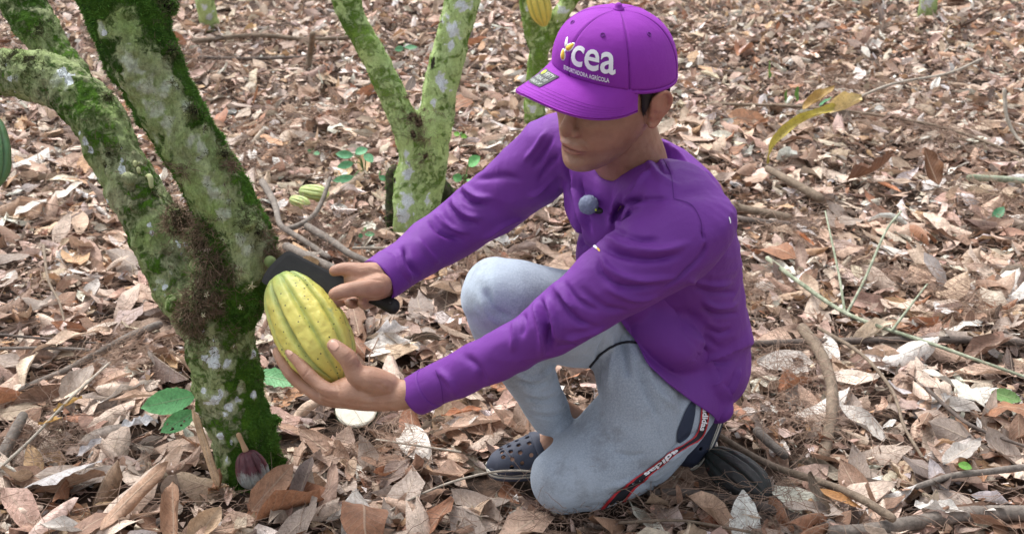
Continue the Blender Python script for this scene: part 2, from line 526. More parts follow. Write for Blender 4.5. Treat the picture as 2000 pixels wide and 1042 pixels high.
spots_dark = paint_spots(v, [S(325, 12, 26), S(340, 100, 18), S(374, 215, 22), S(438, 300, 18), S(480, 432, 26), S(505, 455, 20), S(350, 430, 40), S(385, 460, 36), S(405, 520, 34), S(395, 590, 46), S(365, 625, 36), S(425, 555, 20), S(210, 190, 14), S(212, 300, 18), S(55, 115, 30), S(20, 110, 20), S(535, 500, 24), S(80, 60, 18), S(340, 400, 20), S(300, 380, 12)])
# moss: along both edges of the right fork, over the stem
def axis_pts(rows): return np.array([r for r in rows])
right_axis = np.array([P(482, 560, 2.205), P(492, 500, 2.175), P(462, 425, 2.14), P(420, 345, 2.11), P(372, 260, 2.08), P(322, 175, 2.05), P(280, 95, 2.02), P(240, 5, 2.0), P(205, -80, 1.99), P(150, -340, 1.95)])
dR, _ = seg_dist(v, right_axis)
onR = dR < 0.085
vc = v - CO; dep = vc @ FW
uu = U0 + (vc @ RT) / dep * FPX; vv = V0 - (vc @ UPC) / dep * FPX
pale = np.array([(250, 60), (285, 170), (318, 225), (350, 300), (385, 300), (392, 360), (415, 385), (455, 440), (480, 480), (490, 520)], float)
pale3 = np.array([q for q in (cast(tb, *p)[0] for p in catmull(pale, 3)) if q is not None])
dP, _ = seg_dist(v, pale3)
moss = 0.42 + 0.16 * nz(v, 6, 2.2) + 0.18 * nz(v, 15, 5.2)
moss = np.where(onR, np.clip(0.34 + (dP - 0.028) / 0.034 * 0.40 + 0.30 * nz(v * np.array([1, 1, .6]), 20, 8.1), 0.02, 0.85), moss)
low = np.clip((0.32 - v[:, 2]) / 0.1, 0, 1) * (~onR)
moss = moss + 0.16 * low + 0.15 * low * np.clip((uu - 450) / 40, -1, 1)
moss = moss + 0.22 * np.clip((120 - vv) / 100, 0, 1) * onR
moss = np.clip(moss, 0, 0.95) * (1 - 0.7 * np.clip(lich * 1.1, 0, 1) ** 2)
set_flt(tree_me, 'moss', moss); set_flt(tree_me, 'white', white * 0.8); set_flt(tree_me, 'lichen', lich_w); set_flt(tree_me, 'dark', spots_dark * 0.62)
tree_me.materials.append(M_BARK_NEAR)
off = Vector(tree.location)
trunk = mesh_obj('trunk', tree_me, None, tree)
tree_me.transform(Matrix.Translation(-off))
mw = np.clip(moss - 0.47, 0, 1) ** 1.0 * (lich < 0.3) * (vv > -150)
tufts('moss', trunk, v, n, mw, 60000, (0.003, 0.0085), (0.0005, 0.0012), M_MOSS, frizz=0.9)
tufts('dark_moss', trunk, v, n, spots_dark ** 1.5 + 0.0, 9000, (0.004, 0.014), (0.0004, 0.0009), M_MOSSD, seg=2, frizz=1.0)
rw = paint_spots(v, [S(350, 430, 44), S(390, 470, 34), S(410, 520, 34), S(395, 590, 50), S(365, 625, 40), S(535, 500, 20), S(455, 320, 14), S(520, 460, 16), S(355, 330, 14)])
tufts('rootlets', trunk, v, n, rw ** 1.2 + 0.012 * (~onR) * (vv > 150) * (vv < 700), 7000, (0.010, 0.034), (0.0003, 0.0006), M_ROOT, seg=4, frizz=0.9, curl=0.5, droop=0.12)

# flowers and tiny cushions on the trunk
M_PETAL = plain('pale_petal', (0.62, 0.58, 0.40), 0.7, 0.1, 300, 0.15)
M_BUD = plain('bud', (0.42, 0.44, 0.22), 0.7, 0.1, 300, 0.2)
def flower(u, q, size):
    l, nr = cast(tb, u, q)
    if l is None: return
    c = l + nr * 0.012
    x = unit(np.cross(nr, (0.3, 0.2, 1))); y = np.cross(nr, x)
    f = link(bpy.data.objects.new('flower', None), tree); f.location = Vector(c) - off
    V, F = [], []
    for k_ in range(5):
        a = 2 * math.pi * k_ / 5 + u
        d = x * math.cos(a) + y * math.sin(a); s = np.cross(nr, d)
        b_ = len(V)
        V += [d * size * 0.1 - s * size * .10, d * size * 0.1 + s * size * .10, d * size * .5 + s * size * .10 + nr * size * .3, d * size * (.6 + .4 * math.sin(k_ * 2.7 + q) ** 2) + nr * size * .5 * math.sin(k_ * 3.1 + u), d * size * .5 - s * size * .10 + nr * size * .3]
        F += [(b_, b_ + 1, b_ + 2, b_ + 4), (b_ + 2, b_ + 3, b_ + 4)]
    o = bpy.data.objects.new('petals', new_mesh('petals', V, F, M_PETAL)); o['kind'] = 'stuff'; link(o, f)
    v_, f_ = loft([(-nr * 0.014, 0.0007), (np.zeros(3), 0.0012)], nseg=6); link(bpy.data.objects.new('stem', new_mesh('stem', v_, f_, M_BUD)), f)
for (u, q, s) in ((491, 549, .014), (384, 552, .014), (440, 590, .010), (408, 575, .010), (362, 738, .012), (318, 348, .013), (538, 455, .012), (258, 300, .008), (266, 322, .008), (375, 500, .009), (547, 440, .010), (470, 595, .009), (300, 300, .009), (378, 815, .012), (372, 850, .010), (395, 610, .009)):
    flower(u, q, s * 0.75)
def bud(u, q, r, ln):
    l, nr = cast(tb, u, q)
    if l is None: return
    v_, f_ = loft([(l, r * .5), (l + nr * ln * .5 - UPC * ln * .2, r), (l + nr * ln * .7 - UPC * ln, r * .8)], nseg=10)
    child('young_pod', v_, f_, M_BUD, tree)
for a in ((262, 318, .004, .008), (268, 330, .004, .008), (285, 345, .0055, .024), (148, 275, .005, .02)): bud(*a)

# ---- trees behind
def far_tree(label, name, base_uv, lofts, mat, voxel=0.008, moss_bias=0.42, lichens=(), darks=(), amp=.07, fuzz=1500, group=None):
    b0 = G(*base_uv)
    t = thing(name, label, 'tree', tuple(b0), group)
    parts = []
    for i, rows in enumerate(lofts):
        parts.append(loft([px(r[0], r[1], r[2], r[3] * 0.92) for r in rows], ref=RT, nseg=26, sub=6, wob=knobby(20 + i * 3 + base_uv[0] * .01, amp)))
    me = remesh(parts, voxel, 3)
    v = mverts(me); n = mnormals(me)
    set_verts(me, v + n * (nz(v, 18, base_uv[0], 3) * 0.0045)[:, None])
    bv = bvh_of(me)
    v = mverts(me)
    def S2(u, q, r, dd):
        l, _ = cast(bv, u, q)
        return (l if l is not None else np.array([0, 0, -9.0]), r * dd / FPX, 1.0)
    dd = float(np.dot(b0 - CO, FW))
    li = paint_spots(v, [S2(u, q, r, dd) for u, q, r in lichens]) if lichens else np.zeros(len(v))
    dk = paint_spots(v, [S2(u, q, r, dd) for u, q, r in darks]) if darks else np.zeros(len(v))
    mo = np.clip(moss_bias + 0.12 * nz(v, 5, 1.1) - li * .5, 0, 1)
    set_flt(me, 'white', li * .72); set_flt(me, 'moss', mo); set_flt(me, 'lichen', li * .75); set_flt(me, 'dark', dk * .64)
    me.materials.append(mat)
    me.transform(Matrix.Translation(-Vector(t.location)))
    tr = mesh_obj('trunk', me, None, t)
    if fuzz: tufts('moss', tr, v, n, (mo > 0.35) * (li < .3) * (v[:, 2] < 2.5) + 0.001, fuzz, (0.003, 0.010), (0.0008, 0.0018), M_MOSS)
    return t, tr, v, n
dV = float(np.dot(G(795, 440) - CO, FW))
vt, vtr, vvv, vnn = far_tree('green and white cacao tree forking into a V behind the man\'s outstretched sleeve', 'cacao_tree', (815, 445),
    [[(812, 470, dV + .05, 46), (815, 430, dV, 44), (818, 380, dV - .02, 44), (818, 330, dV - .05, 42), (812, 280, dV - .08, 38)],
     [(808, 330, dV - .06, 26), (798, 262, dV - .10, 30), (770, 195, dV - .13, 29), (733, 115, dV - .17, 28), (700, 55, dV - .19, 28), (675, 0, dV - .21, 29), (650, -60, dV - .23, 29), (600, -180, dV - .26, 27), (560, -330, dV - .3, 25)],
     [(835, 400, dV - .03, 28), (842, 340, dV - .06, 32), (850, 250, dV - .10, 36), (862, 165, dV - .13, 37), (880, 90, dV - .16, 36), (900, 10, dV - .19, 37), (918, -60, dV - .21, 37), (950, -190, dV - .25, 34), (975, -340, dV - .28, 31)],
     [(790, 452, dV - .04, 24), (790, 410, dV - .07, 24), (788, 355, dV - .08, 22), (798, 315, dV - .08, 18)]],
    M_BARK_FAR, lichens=((790, 420, 22), (795, 390, 20), (795, 340, 16), (885, 60, 24), (880, 90, 16), (860, 160, 18), (845, 200, 10), (795, 300, 12), (905, 10, 16), (835, 390, 8)),
    darks=((805, 225, 20), (815, 240, 22), (808, 262, 16), (845, 120, 12), (830, 215, 8), (770, 350, 12), (830, 305, 14), (845, 128, 12)), fuzz=2500)
rw = paint_spots(vvv, [(P(812, 235, dV - .16), .034, 1), (P(815, 260, dV - .15), .028, 1), (P(828, 310, dV - .11), .02, 1)])
if rw.sum() > 0: tufts('rootlets', vtr, vvv, vnn, rw, 900, (0.01, 0.028), (0.0004, 0.0008), M_ROOT, seg=3, frizz=1.0)
M_STUMPB = bark_material('dark_stump_bark', moss=(0.03, 0.06, 0.012), moss2=(0.07, 0.12, 0.03), bark=(0.08, 0.065, 0.045), bark2=(0.03, 0.024, 0.017), lichen=(0.3, 0.33, 0.28))
far_tree('dark mossy stump against the left foot of the V-shaped tree', 'stump', (772, 442), [[(772, 455, dV + .02, 20), (771, 400, dV, 19), (768, 338, dV - .02, 17)]], M_STUMPB, fuzz=600)
far_tree('dark low stump against the right foot of the V-shaped tree', 'stump', (868, 405), [[(872, 415, dV + .12, 28), (868, 380, dV + .10, 24), (858, 352, dV + .08, 12)]], M_STUMPB, fuzz=500)
d2 = float(np.dot(G(1045, 248) - CO, FW))
far_tree('slender mossy tree directly behind the cap with a yellow pod hanging in its fork', 'cacao_tree', (1045, 248),
    [[(1045, 262, d2 + .03, 24), (1044, 200, d2 - .05, 22), (1050, 130, d2 - .12, 21), (1056, 85, d2 - .17, 22)],
     [(1052, 110, d2 - .15, 18), (1040, 55, d2 - .20, 19), (1030, 0, d2 - .25, 19), (1015, -90, d2 - .3, 19), (990, -260, d2 - .36, 18)],
     [(1056, 100, d2 - .15, 17), (1082, 50, d2 - .20, 17), (1110, 5, d2 - .24, 18), (1150, -60, d2 - .3, 18), (1190, -200, d2 - .36, 16)]],
    M_BARK_FAR, lichens=((1040, 215, 12), (1042, 180, 10), (1095, 20, 14), (1030, 20, 8)), moss_bias=0.55, fuzz=1500, amp=.12)
d3 = float(np.dot(G(1810, 38) - CO, FW))
far_tree('white barked trunk foot at the top right edge of the clearing', 'cacao_tree', (1810, 38), [[(1808, 48, d3 + .1, 20), (1812, 15, d3, 19), (1816, -40, d3 - .1, 19), (1822, -200, d3 - .25, 18), (1835, -420, d3 - .4, 17)]], M_BARK_FAR, lichens=((1812, 5, 18), (1802, 12, 12), (1818, -10, 14), (1812, -40, 20)), fuzz=400)
far_tree('brown trunk foot just right of the white one at the top edge', 'tree', (1868, 22), [[(1866, 32, d3 + .3, 18), (1868, 0, d3 + .2, 17), (1874, -60, d3 + .1, 16), (1885, -300, d3 - .1, 15)]], plain('brown_bark', (0.16, 0.085, 0.055), 0.9, 0.8, 60, 0.5), fuzz=0)
d4 = float(np.dot(G(408, 62) - CO, FW))
far_tree('small pale lichened trunk foot at the top left, beyond the thick fork', 'cacao_tree', (408, 62), [[(412, 72, d4 + .1, 22), (408, 40, d4, 20), (400, 0, d4 - .1, 19), (388, -80, d4 - .2, 19), (370, -300, d4 - .4, 18)]], M_BARK_FAR, lichens=((408, 35, 14), (400, 15, 10)), darks=((420, 60, 14),), fuzz=400)
# ================================================================== LEAF LITTER
def leaf_material(name, gloss=0.55, vein=1.0):
    m, nt, b = mat_new(name); k = N(nt)
    co = k.coord()
    base = k.attr('leafcol', 'Color')
    uv = k.n('ShaderNodeSeparateXYZ'); k.l(k.attr('luv', 'Vector'), uv.inputs[0])
    x, y = uv.outputs[0], k.math('ABSOLUTE', uv.outputs[1])
    c = k.mix(0.75, base, k.ramp(k.noise(co, 38, 5, 0.7), [(0.28, (0.42, 0.38, 0.34)), (0.5, (1.0, 1.0, 1.0)), (0.72, (1.38, 1.36, 1.34))]), 'MULTIPLY')
    c = k.mix(0.55, c, k.ramp(k.noise(co, 190, 3, 0.8), [(0.35, (0.62, 0.58, 0.55)), (0.6, (1.12, 1.12, 1.12))]), 'MULTIPLY')
    rib = k.ramp(y, [(0.03, 1.0), (0.07, 0.0)])
    lat = k.math('FRACT', k.math('ADD', k.math('MULTIPLY', x, 11.0), k.math('MULTIPLY', y, -2.2)))
    lat = k.ramp(k.math('ABSOLUTE', k.math('SUBTRACT', lat, 0.5)), [(0.0, 1.0), (0.10, 0.0)])
    c = k.mix(k.math('MULTIPLY', rib, 0.38 * vein), c, (0.62, 0.50, 0.38))
    c = k.mix(k.math('MULTIPLY', lat, 0.20 * vein), c, (0.50, 0.40, 0.30))
    sp = k.ramp(k.noise(co, 75, 4, 0.75), [(0.60, 0), (0.68, 0.55)])
    c = k.mix(sp, c, (0.05, 0.032, 0.022))
    k.l(c, b.inputs['Base Color']); b.inputs['Roughness'].default_value = gloss
    b.inputs['Specular IOR Level'].default_value = 0.35
    h = k.math('ADD', k.math('ADD', rib, k.math('MULTIPLY', lat, 0.7)), k.math('MULTIPLY', k.noise(co, 130, 4, 0.7), 1.4))
    bn = k.bump(h, 0.7, 0.0016); k.l(bn, b.inputs['Normal'])
    tr = k.n('ShaderNodeBsdfTranslucent'); k.l(c, tr.inputs['Color'])
    ms = k.n('ShaderNodeMixShader'); ms.inputs[0].default_value = 0.16
    out = nt.nodes['Material Output']
    k.l(b.outputs[0], ms.inputs[1]); k.l(tr.outputs[0], ms.inputs[2]); k.l(ms.outputs[0], out.inputs['Surface'])
    return m
M_LEAF = leaf_material('dry_leaf')
M_LEAFG = leaf_material('living_leaf', 0.45, 0.5)

PAL = np.array([(0.54, 0.385, 0.295), (0.68, 0.55, 0.455), (0.30, 0.185, 0.128), (0.380, 0.185, 0.105), (0.10, 0.064, 0.048), (0.76, 0.72, 0.67), (0.38, 0.31, 0.265), (0.54, 0.345, 0.205)])
PW = np.array([.29, .25, .14, .04, .06, .09, .08, .05]); PW = PW / PW.sum()

def leaf_grid(nu, nv, L, Wd, roll, bend, twist, wave, fold, t0, t1, ph, rag):
    """vectorised: every argument is an array of n; returns n x nu x nv x 3 in leaf space, luv"""
    n = len(L)
    s = t0[:, None] + (t1 - t0)[:, None] * np.linspace(0, 1, nu)[None]
    shape = np.sin(np.pi * np.clip(s, 0.004, 0.996) ** 0.88) ** 0.75
    tip = np.clip((s - 0.88) / 0.12, 0, 1); shape = shape * (1 - 0.45 * tip)
    v = np.linspace(-1, 1, nv)
    w = 0.5 * Wd[:, None] * shape * (1 + rag[:, None] * np.sin(s * 37 + ph[:, None]) * 0.9 + rag[:, None] * 0.6 * np.sin(s * 71 + 2 * ph[:, None]))
    y = w[:, :, None] * v[None, None]
    R = (Wd / np.where(np.abs(roll) < 0.05, 0.05, roll))[:, None, None] / 2
    a = y / R
    yy = R * np.sin(a); zz = R * (1 - np.cos(a))
    zz = zz + fold[:, None, None] * np.abs(y)
    zz = zz + (wave * L)[:, None, None] * np.sin(s * 11 + ph[:, None])[:, :, None] * (v ** 2)[None, None] * np.sign(v + 0.01)[None, None]
    zz = zz + (wave * L)[:, None, None] * 0.7 * np.sin(s * 17 + 1.7 * ph[:, None])[:, :, None] * (v ** 2)[None, None]
    x = (s - 0.5) * L[:, None]
    Rb = (L / np.where(np.abs(bend) < 0.05, 0.05, bend))[:, None]
    ax = x / Rb
    X = (Rb * np.sin(ax))[:, :, None] - zz * np.sin(ax)[:, :, None]
    Z = (Rb * (1 - np.cos(ax)))[:, :, None] + zz * np.cos(ax)[:, :, None]
    tw = (twist[:, None] * (s - 0.5))[:, :, None]
    Y = yy * np.cos(tw) - Z * np.sin(tw); Z = yy * np.sin(tw) + Z * np.cos(tw)
    ends = np.linspace(0, 1, nu)[None, :, None]; L3 = L[:, None, None]
    jag = np.sin(v[None, None] * 4.3 + ph[:, None, None] * 3) * 0.07 + np.sin(v[None, None] * 9.1 + ph[:, None, None] * 5) * 0.05
    X = X + L3 * jag * ((1 - ends) ** 3 * (t0 > 0)[:, None, None] + ends ** 3 * (t1 < 1)[:, None, None])
    nar = 1 - 0.35 * ((1 - ends) ** 3 * (t0 > 0)[:, None, None] + ends ** 3 * (t1 < 1)[:, None, None])
    Y = Y * nar
    V = np.stack([X + 0 * Y, Y, Z], -1)
    luv = np.stack([np.broadcast_to(s[:, :, None], V.shape[:3]), np.broadcast_to(v[None, None], V.shape[:3]), np.zeros(V.shape[:3])], -1)
    return V, luv

def rot_euler(yaw, pitch, roll):
    cy, sy, cp, sp_, cr, sr = np.cos(yaw), np.sin(yaw), np.cos(pitch), np.sin(pitch), np.cos(roll), np.sin(roll)
    Rz = np.zeros((len(yaw), 3, 3)); Rz[:, 0, 0] = cy; Rz[:, 0, 1] = -sy; Rz[:, 1, 0] = sy; Rz[:, 1, 1] = cy; Rz[:, 2, 2] = 1
    Ry = np.zeros_like(Rz); Ry[:, 0, 0] = cp; Ry[:, 0, 2] = sp_; Ry[:, 2, 0] = -sp_; Ry[:, 2, 2] = cp; Ry[:, 1, 1] = 1
    Rx = np.zeros_like(Rz); Rx[:, 0, 0] = 1; Rx[:, 1, 1] = cr; Rx[:, 1, 2] = -sr; Rx[:, 2, 1] = sr; Rx[:, 2, 2] = cr
    return Rz @ Ry @ Rx

def grid_faces(n, nu, nv):
    i, j = np.meshgrid(np.arange(nu - 1), np.arange(nv - 1), indexing='ij')
    q = np.stack([i * nv + j, (i + 1) * nv + j, (i + 1) * nv + j + 1, i * nv + j + 1], -1).reshape(-1, 4)
    return (q[None] + (np.arange(n) * nu * nv)[:, None, None]).reshape(-1, 4)

def fast_mesh(name, V, F, mat, attrs=None, colr=None):
    me = bpy.data.meshes.new(name)
    me.vertices.add(len(V)); me.vertices.foreach_set('co', np.ascontiguousarray(V, dtype=np.float32).ravel())
    m = F.shape[1]
    me.loops.add(F.size); me.loops.foreach_set('vertex_index', np.ascontiguousarray(F, dtype=np.int32).ravel())
    me.polygons.add(len(F)); me.polygons.foreach_set('loop_start', np.arange(0, F.size, m, dtype=np.int32))
    me.update(calc_edges=True)
    shade(me)
    if colr is not None:
        a = me.color_attributes.new('leafcol', 'FLOAT_COLOR', 'POINT')
        c = np.ones((len(V), 4), dtype=np.float32); c[:, :3] = colr; a.data.foreach_set('color', c.ravel())
    if attrs is not None:
        a = me.attributes.new('luv', 'FLOAT_VECTOR', 'POINT'); a.data.foreach_set('vector', np.ascontiguousarray(attrs, dtype=np.float32).ravel())
    me.materials.append(mat)
    return me

def rand_leaves(n, Lr, broken=0.3, curl=1.0):
    L = rng.uniform(Lr[0], Lr[1], n) ; Wd = L * rng.uniform(0.33, 0.50, n)
    roll = rng.normal(0, 1.1 * curl, n); bend = rng.normal(0, 0.75 * curl, n); twist = rng.normal(0, 0.7 * curl, n)
    wave = rng.uniform(0.01, 0.045, n) * curl; fold = rng.normal(0.0, 0.25, n) * curl
    t0 = np.where(rng.random(n) < broken, rng.uniform(0.0, 0.45, n), 0.0); t1 = np.where(rng.random(n) < broken, rng.uniform(0.6, 1.0, n), 1.0)
    return L, Wd, roll, bend, twist, wave, fold, t0, t1, rng.uniform(0, 6.28, n), rng.uniform(0.0, 0.16, n)

def pick_cols(n, w=None):
    c = PAL[rng.choice(len(PAL), n, p=PW if w is None else w)]
    return c * rng.uniform(0.72, 1.22, (n, 1)) * rng.uniform(0.94, 1.06, (n, 3))

# places kept clear: (x, y, radius, top height allowed)
gp = lambda u, v: G(u, v)[:2]
gq = lambda u, v, z: G(u, v, z)[:2]
CLEAR = [(*gp(484, 915), 0.085), (0.12, 1.86, 0.05), (0.20, 1.92, 0.05), (0.30, 1.98, 0.05), (*gq(1060, 918, .03), 0.09), (*gq(965, 930, .03), 0.065), (*gq(1120, 905, .03), 0.08), (*gq(698, 800, .055), 0.075), (*gp(500, 960), 0.05), (*gp(590, 378), 0.03), (*gp(625, 385), 0.03), (*gp(1440, 930), 0.10), (*gp(800, 440), 0.07), (*gp(1045, 250), 0.04)]
def keep(x, y):
    m = np.ones(len(x), bool)
    for cx, cy, r in CLEAR: m &= (x - cx) ** 2 + (y - cy) ** 2 > r * r
    return m
def ground_z(x, y): return np.array([gz(a, b_) for a, b_ in zip(x, y)])

def scatter(n, ylo, yhi, xpad=1.1):
    y = ylo + (yhi - ylo) * rng.random(n * 3); hw = 0.47 * y + xpad
    ok = rng.random(n * 3) < hw / (0.47 * yhi + xpad)
    y = y[ok][:n]; hw = hw[ok][:n]
    x = rng.uniform(-1, 1, len(y)) * hw
    k_ = keep(x, y)
    return x[k_], y[k_]

def litter_set(n, ylo, yhi, nu, nv, Lr, zr, broken, curl, tilt, w=None):
    x, y = scatter(n, ylo, yhi); n = len(x)
    P_ = rand_leaves(n, Lr, broken, curl)
    V, luv = leaf_grid(nu, nv, *P_)
    R = rot_euler(rng.uniform(0, 2 * np.pi, n), rng.normal(0, tilt, n), rng.normal(0, tilt, n))
    V = np.einsum('nij,nabj->nabi', R, V)
    zmin = V[..., 2].min(axis=(1, 2))
    z = ground_z(x, y) + rng.uniform(zr[0], zr[1], n) - 0.55 * zmin
    V += np.stack([x, y, z], 1)[:, None, None]
    col = np.repeat(pick_cols(n, w), nu * nv, 0)
    return V.reshape(-1, 3), grid_faces(n, nu, nv), luv.reshape(-1, 3), col

sets = [litter_set(7500, 0.9, 4.4, 7, 5, (0.045, 0.160), (-0.004, 0.024), 0.45, 1.0, 0.30),
        litter_set(16000, 4.0, 9.5, 5, 4, (0.04, 0.13), (-0.004, 0.034), 0.40, 1.0, 0.34),
        litter_set(22000, 0.9, 4.6, 4, 3, (0.018, 0.070), (-0.004, 0.022), 0.9, 1.3, 0.45),
        litter_set(16000, 4.2, 9.5, 3, 3, (0.04, 0.10), (-0.004, 0.034), 0.9, 1.3, 0.50)]
off_, VV, FF, UU, CC = 0, [], [], [], []
for V, F, luv, col in sets:
    VV.append(V); FF.append(F + off_); UU.append(luv); CC.append(col); off_ += len(V)
me = fast_mesh('leaf_litter', np.vstack(VV), np.vstack(FF), M_LEAF, np.vstack(UU), np.vstack(CC))
litter = mesh_obj('leaf_litter', me); litter['kind'] = 'stuff'
tag(litter, 'deep litter of dry brown and grey cacao leaves covering the whole plantation floor', 'leaf litter')
# crumbs: tiny chips between the leaves
def chips(n, ylo, yhi, sz):
    x, y = scatter(n, ylo, yhi); n = len(x)
    tri = rng.normal(0, 1, (n, 4, 3)) * sz * np.array([1, 1, 0.45]); tri[:, 1] += (sz, 0, 0); tri[:, 2] += (sz, sz, 0); tri[:, 3] += (0, sz, 0)
    z = ground_z(x, y) + rng.uniform(0.0, 0.03, n)
    V = tri + np.stack([x, y, z], 1)[:, None]
    return V.reshape(-1, 3), (np.arange(n) * 4)[:, None] + np.arange(4)[None], np.repeat(pick_cols(n), 4, 0)
VC, FC, CC2 = chips(45000, 0.9, 6.0, 0.0065)
me = fast_mesh('leaf_crumbs', VC, FC, M_LEAF, np.tile((0.3, 0.5, 0), (len(VC), 1)), CC2)
cr = mesh_obj('leaf_crumbs', me); cr['kind'] = 'stuff'; tag(cr, 'crumbled chips of dead leaf scattered between the larger leaves', 'leaf crumbs')

# fine twigs and rootlets
M_TWIG = plain('fine_twig', (0.27, 0.185, 0.140), 0.85, 0.3, 400, 0.5, vscale=12)
M_TWIG2 = plain('russet_rootlet', (0.30, 0.205, 0.15), 0.85, 0.3, 400, 0.5, vscale=12)
def strands(n, ylo, yhi, Lr, r, npt=7, wig=0.35, ztop=0.04, lift=0.25):
    x, y = scatter(n, ylo, yhi, 0.8); n = len(x)
    h = rng.uniform(0, 2 * np.pi, n); L = rng.uniform(Lr[0], Lr[1], n); dz = rng.normal(0, lift, n)
    p = np.stack([x, y, ground_z(x, y) + rng.uniform(0.005, ztop, n)], 1)
    rad = rng.uniform(r[0], r[1], n)
    pts = [p]
    for i in range(npt - 1):
        h = h + rng.normal(0, wig, n); dz = dz * 0.7 + rng.normal(0, lift * 0.6, n)
        p = p + np.stack([np.cos(h), np.sin(h), dz], 1) * (L / (npt - 1))[:, None]
        p[:, 2] = np.maximum(p[:, 2], 0.002)
        pts.append(p)
    pts = np.stack(pts, 1)
    T_ = np.gradient(pts, axis=1); T_ /= np.linalg.norm(T_, axis=2)[..., None]
    up = np.array([0, 0, 1.0]); a = np.cross(T_, up); a /= np.linalg.norm(a, axis=2)[..., None] + 1e-9; b_ = np.cross(T_, a)
    tap = (1 - 0.6 * np.linspace(0, 1, npt))[None, :, None, None]
    ring = []
    for t in (0, 2.094, 4.189): ring.append(a * math.cos(t) + b_ * math.sin(t))
    V = pts[:, :, None] + np.stack(ring, 2) * rad[:, None, None, None] * tap
    i, j = np.meshgrid(np.arange(npt - 1), np.arange(3), indexing='ij')
    q = np.stack([i * 3 + j, (i + 1) * 3 + j, (i + 1) * 3 + (j + 1) % 3, i * 3 + (j + 1) % 3], -1).reshape(-1, 4)
    F = (q[None] + (np.arange(n) * npt * 3)[:, None, None]).reshape(-1, 4)
    return V.reshape(-1, 3), F
a1 = strands(11000, 0.9, 4.4, (0.04, 0.20), (0.0004, 0.0010), ztop=0.05); a2 = strands(1100, 0.9, 7.0, (0.12, 0.45), (0.0008, 0.0022), wig=0.18, lift=0.12); a3 = strands(2500, 3.6, 8.5, (0.10, 0.40), (0.001, 0.0025), wig=0.25)
me = fast_mesh('fine_twigs', np.vstack([a1[0], a2[0], a3[0]]), np.vstack([a1[1], a2[1] + len(a1[0]), a3[1] + len(a1[0]) + len(a2[0])]), M_TWIG)
tw = mesh_obj('fine_twigs', me); tw['kind'] = 'stuff'; tag(tw, 'tangle of hair-thin brown twigs and rootlets running through the litter', 'twigs')

CLUMPS = [(1540, 760, .10), (1500, 1010, .12), (1760, 255, .22), (1660, 190, .20), (1850, 300, .18), (1450, 590, .08), (1720, 560, .14), (1550, 850, .10), (540, 330, .14), (600, 250, .18), (90, 900, .08), (230, 720, .10), (660, 480, .12), (760, 900, .10), (1130, 1010, .10), (1880, 640, .12), (950, 560, .10), (1950, 420, .14), (420, 140, .2), (1550, 470, .12)]
_sc = scatter
for ci, (u_, v_, r_) in enumerate(CLUMPS):
    g_ = G(u_, v_)
    def scatter(n, ylo, yhi, xpad=1.1, g_=g_, r_=r_):
        a_ = rng.normal(0, r_ * .55, (n, 2)); x_, y_ = g_[0] + a_[:, 0], g_[1] + a_[:, 1]; k_ = keep(x_, y_); return x_[k_], y_[k_]
    far = v_ < 450
    V_, F_ = strands(250, 0, 0, (0.04, 0.16), (0.0007, 0.0016) if far else (0.0004, 0.0009), wig=0.45, ztop=0.07, lift=0.4)
    me = fast_mesh('root_tangle', V_, F_, M_TWIG2 if ci % 2 else M_TWIG)
    tg = mesh_obj('root_tangle', me); tg['kind'] = 'stuff'; tag(tg, 'matted clump of hair-thin dry rootlets caught in the litter', 'rootlets', 'root tangles in the litter')
scatter = _sc
# ---- the 300 dry leaves that show largest, each its own object
CLASSES = [('pale tan', 0, 9), ('brown', 2, 8), ('rust red', 3, 5), ('grey white', 5, 5), ('dull grey brown', 6, 5)]
variants = {}
for cname, ci, cnt in CLASSES:
    variants[cname] = []
    for q in range(cnt):
        n = 1
        L = np.array([rng.uniform(0.11, 0.19)]); Wd = L * rng.uniform(0.36, 0.50)
        V, luv = leaf_grid(7, 5, L, Wd, np.array([rng.normal(0, 1.5)]), np.array([rng.normal(0, 1.0)]), np.array([rng.normal(0, 0.9)]), np.array([rng.uniform(0.015, 0.05)]), np.array([rng.normal(0, .3)]),
                           np.array([0.0 if rng.random() < .7 else 0.25]), np.array([1.0 if rng.random() < .6 else 0.8]), rng.uniform(0, 6, 1), np.array([rng.uniform(0, 0.16)]))
        V = V.reshape(-1, 3); V[:, 2] -= np.percentile(V[:, 2], 20)
        pal = [ci] if ci else [0, 1]
        col = np.tile(PAL[pal[q % len(pal)]] * rng.uniform(0.85, 1.2), (len(V), 1))
        variants[cname].append(fast_mesh('dry_leaf', V, grid_faces(1, 7, 5), M_LEAF, luv.reshape(-1, 3), col))
ZONES = [('in the left foreground', 0, 430, 560, 1075, 62), ('in front of and between trunk and man', 560, 1060, 850, 1075, 50), ('right of the kneeling man', 1500, 2000, 420, 1075, 100),
         ('between the trunk and the legs', 560, 950, 600, 850, 18), ('at the upper left behind the forked trunk', 0, 520, 90, 560, 30), ('behind the man and the V-shaped tree', 560, 1980, 60, 420, 40)]
wts = np.array([.36, .26, .08, .12, .18])
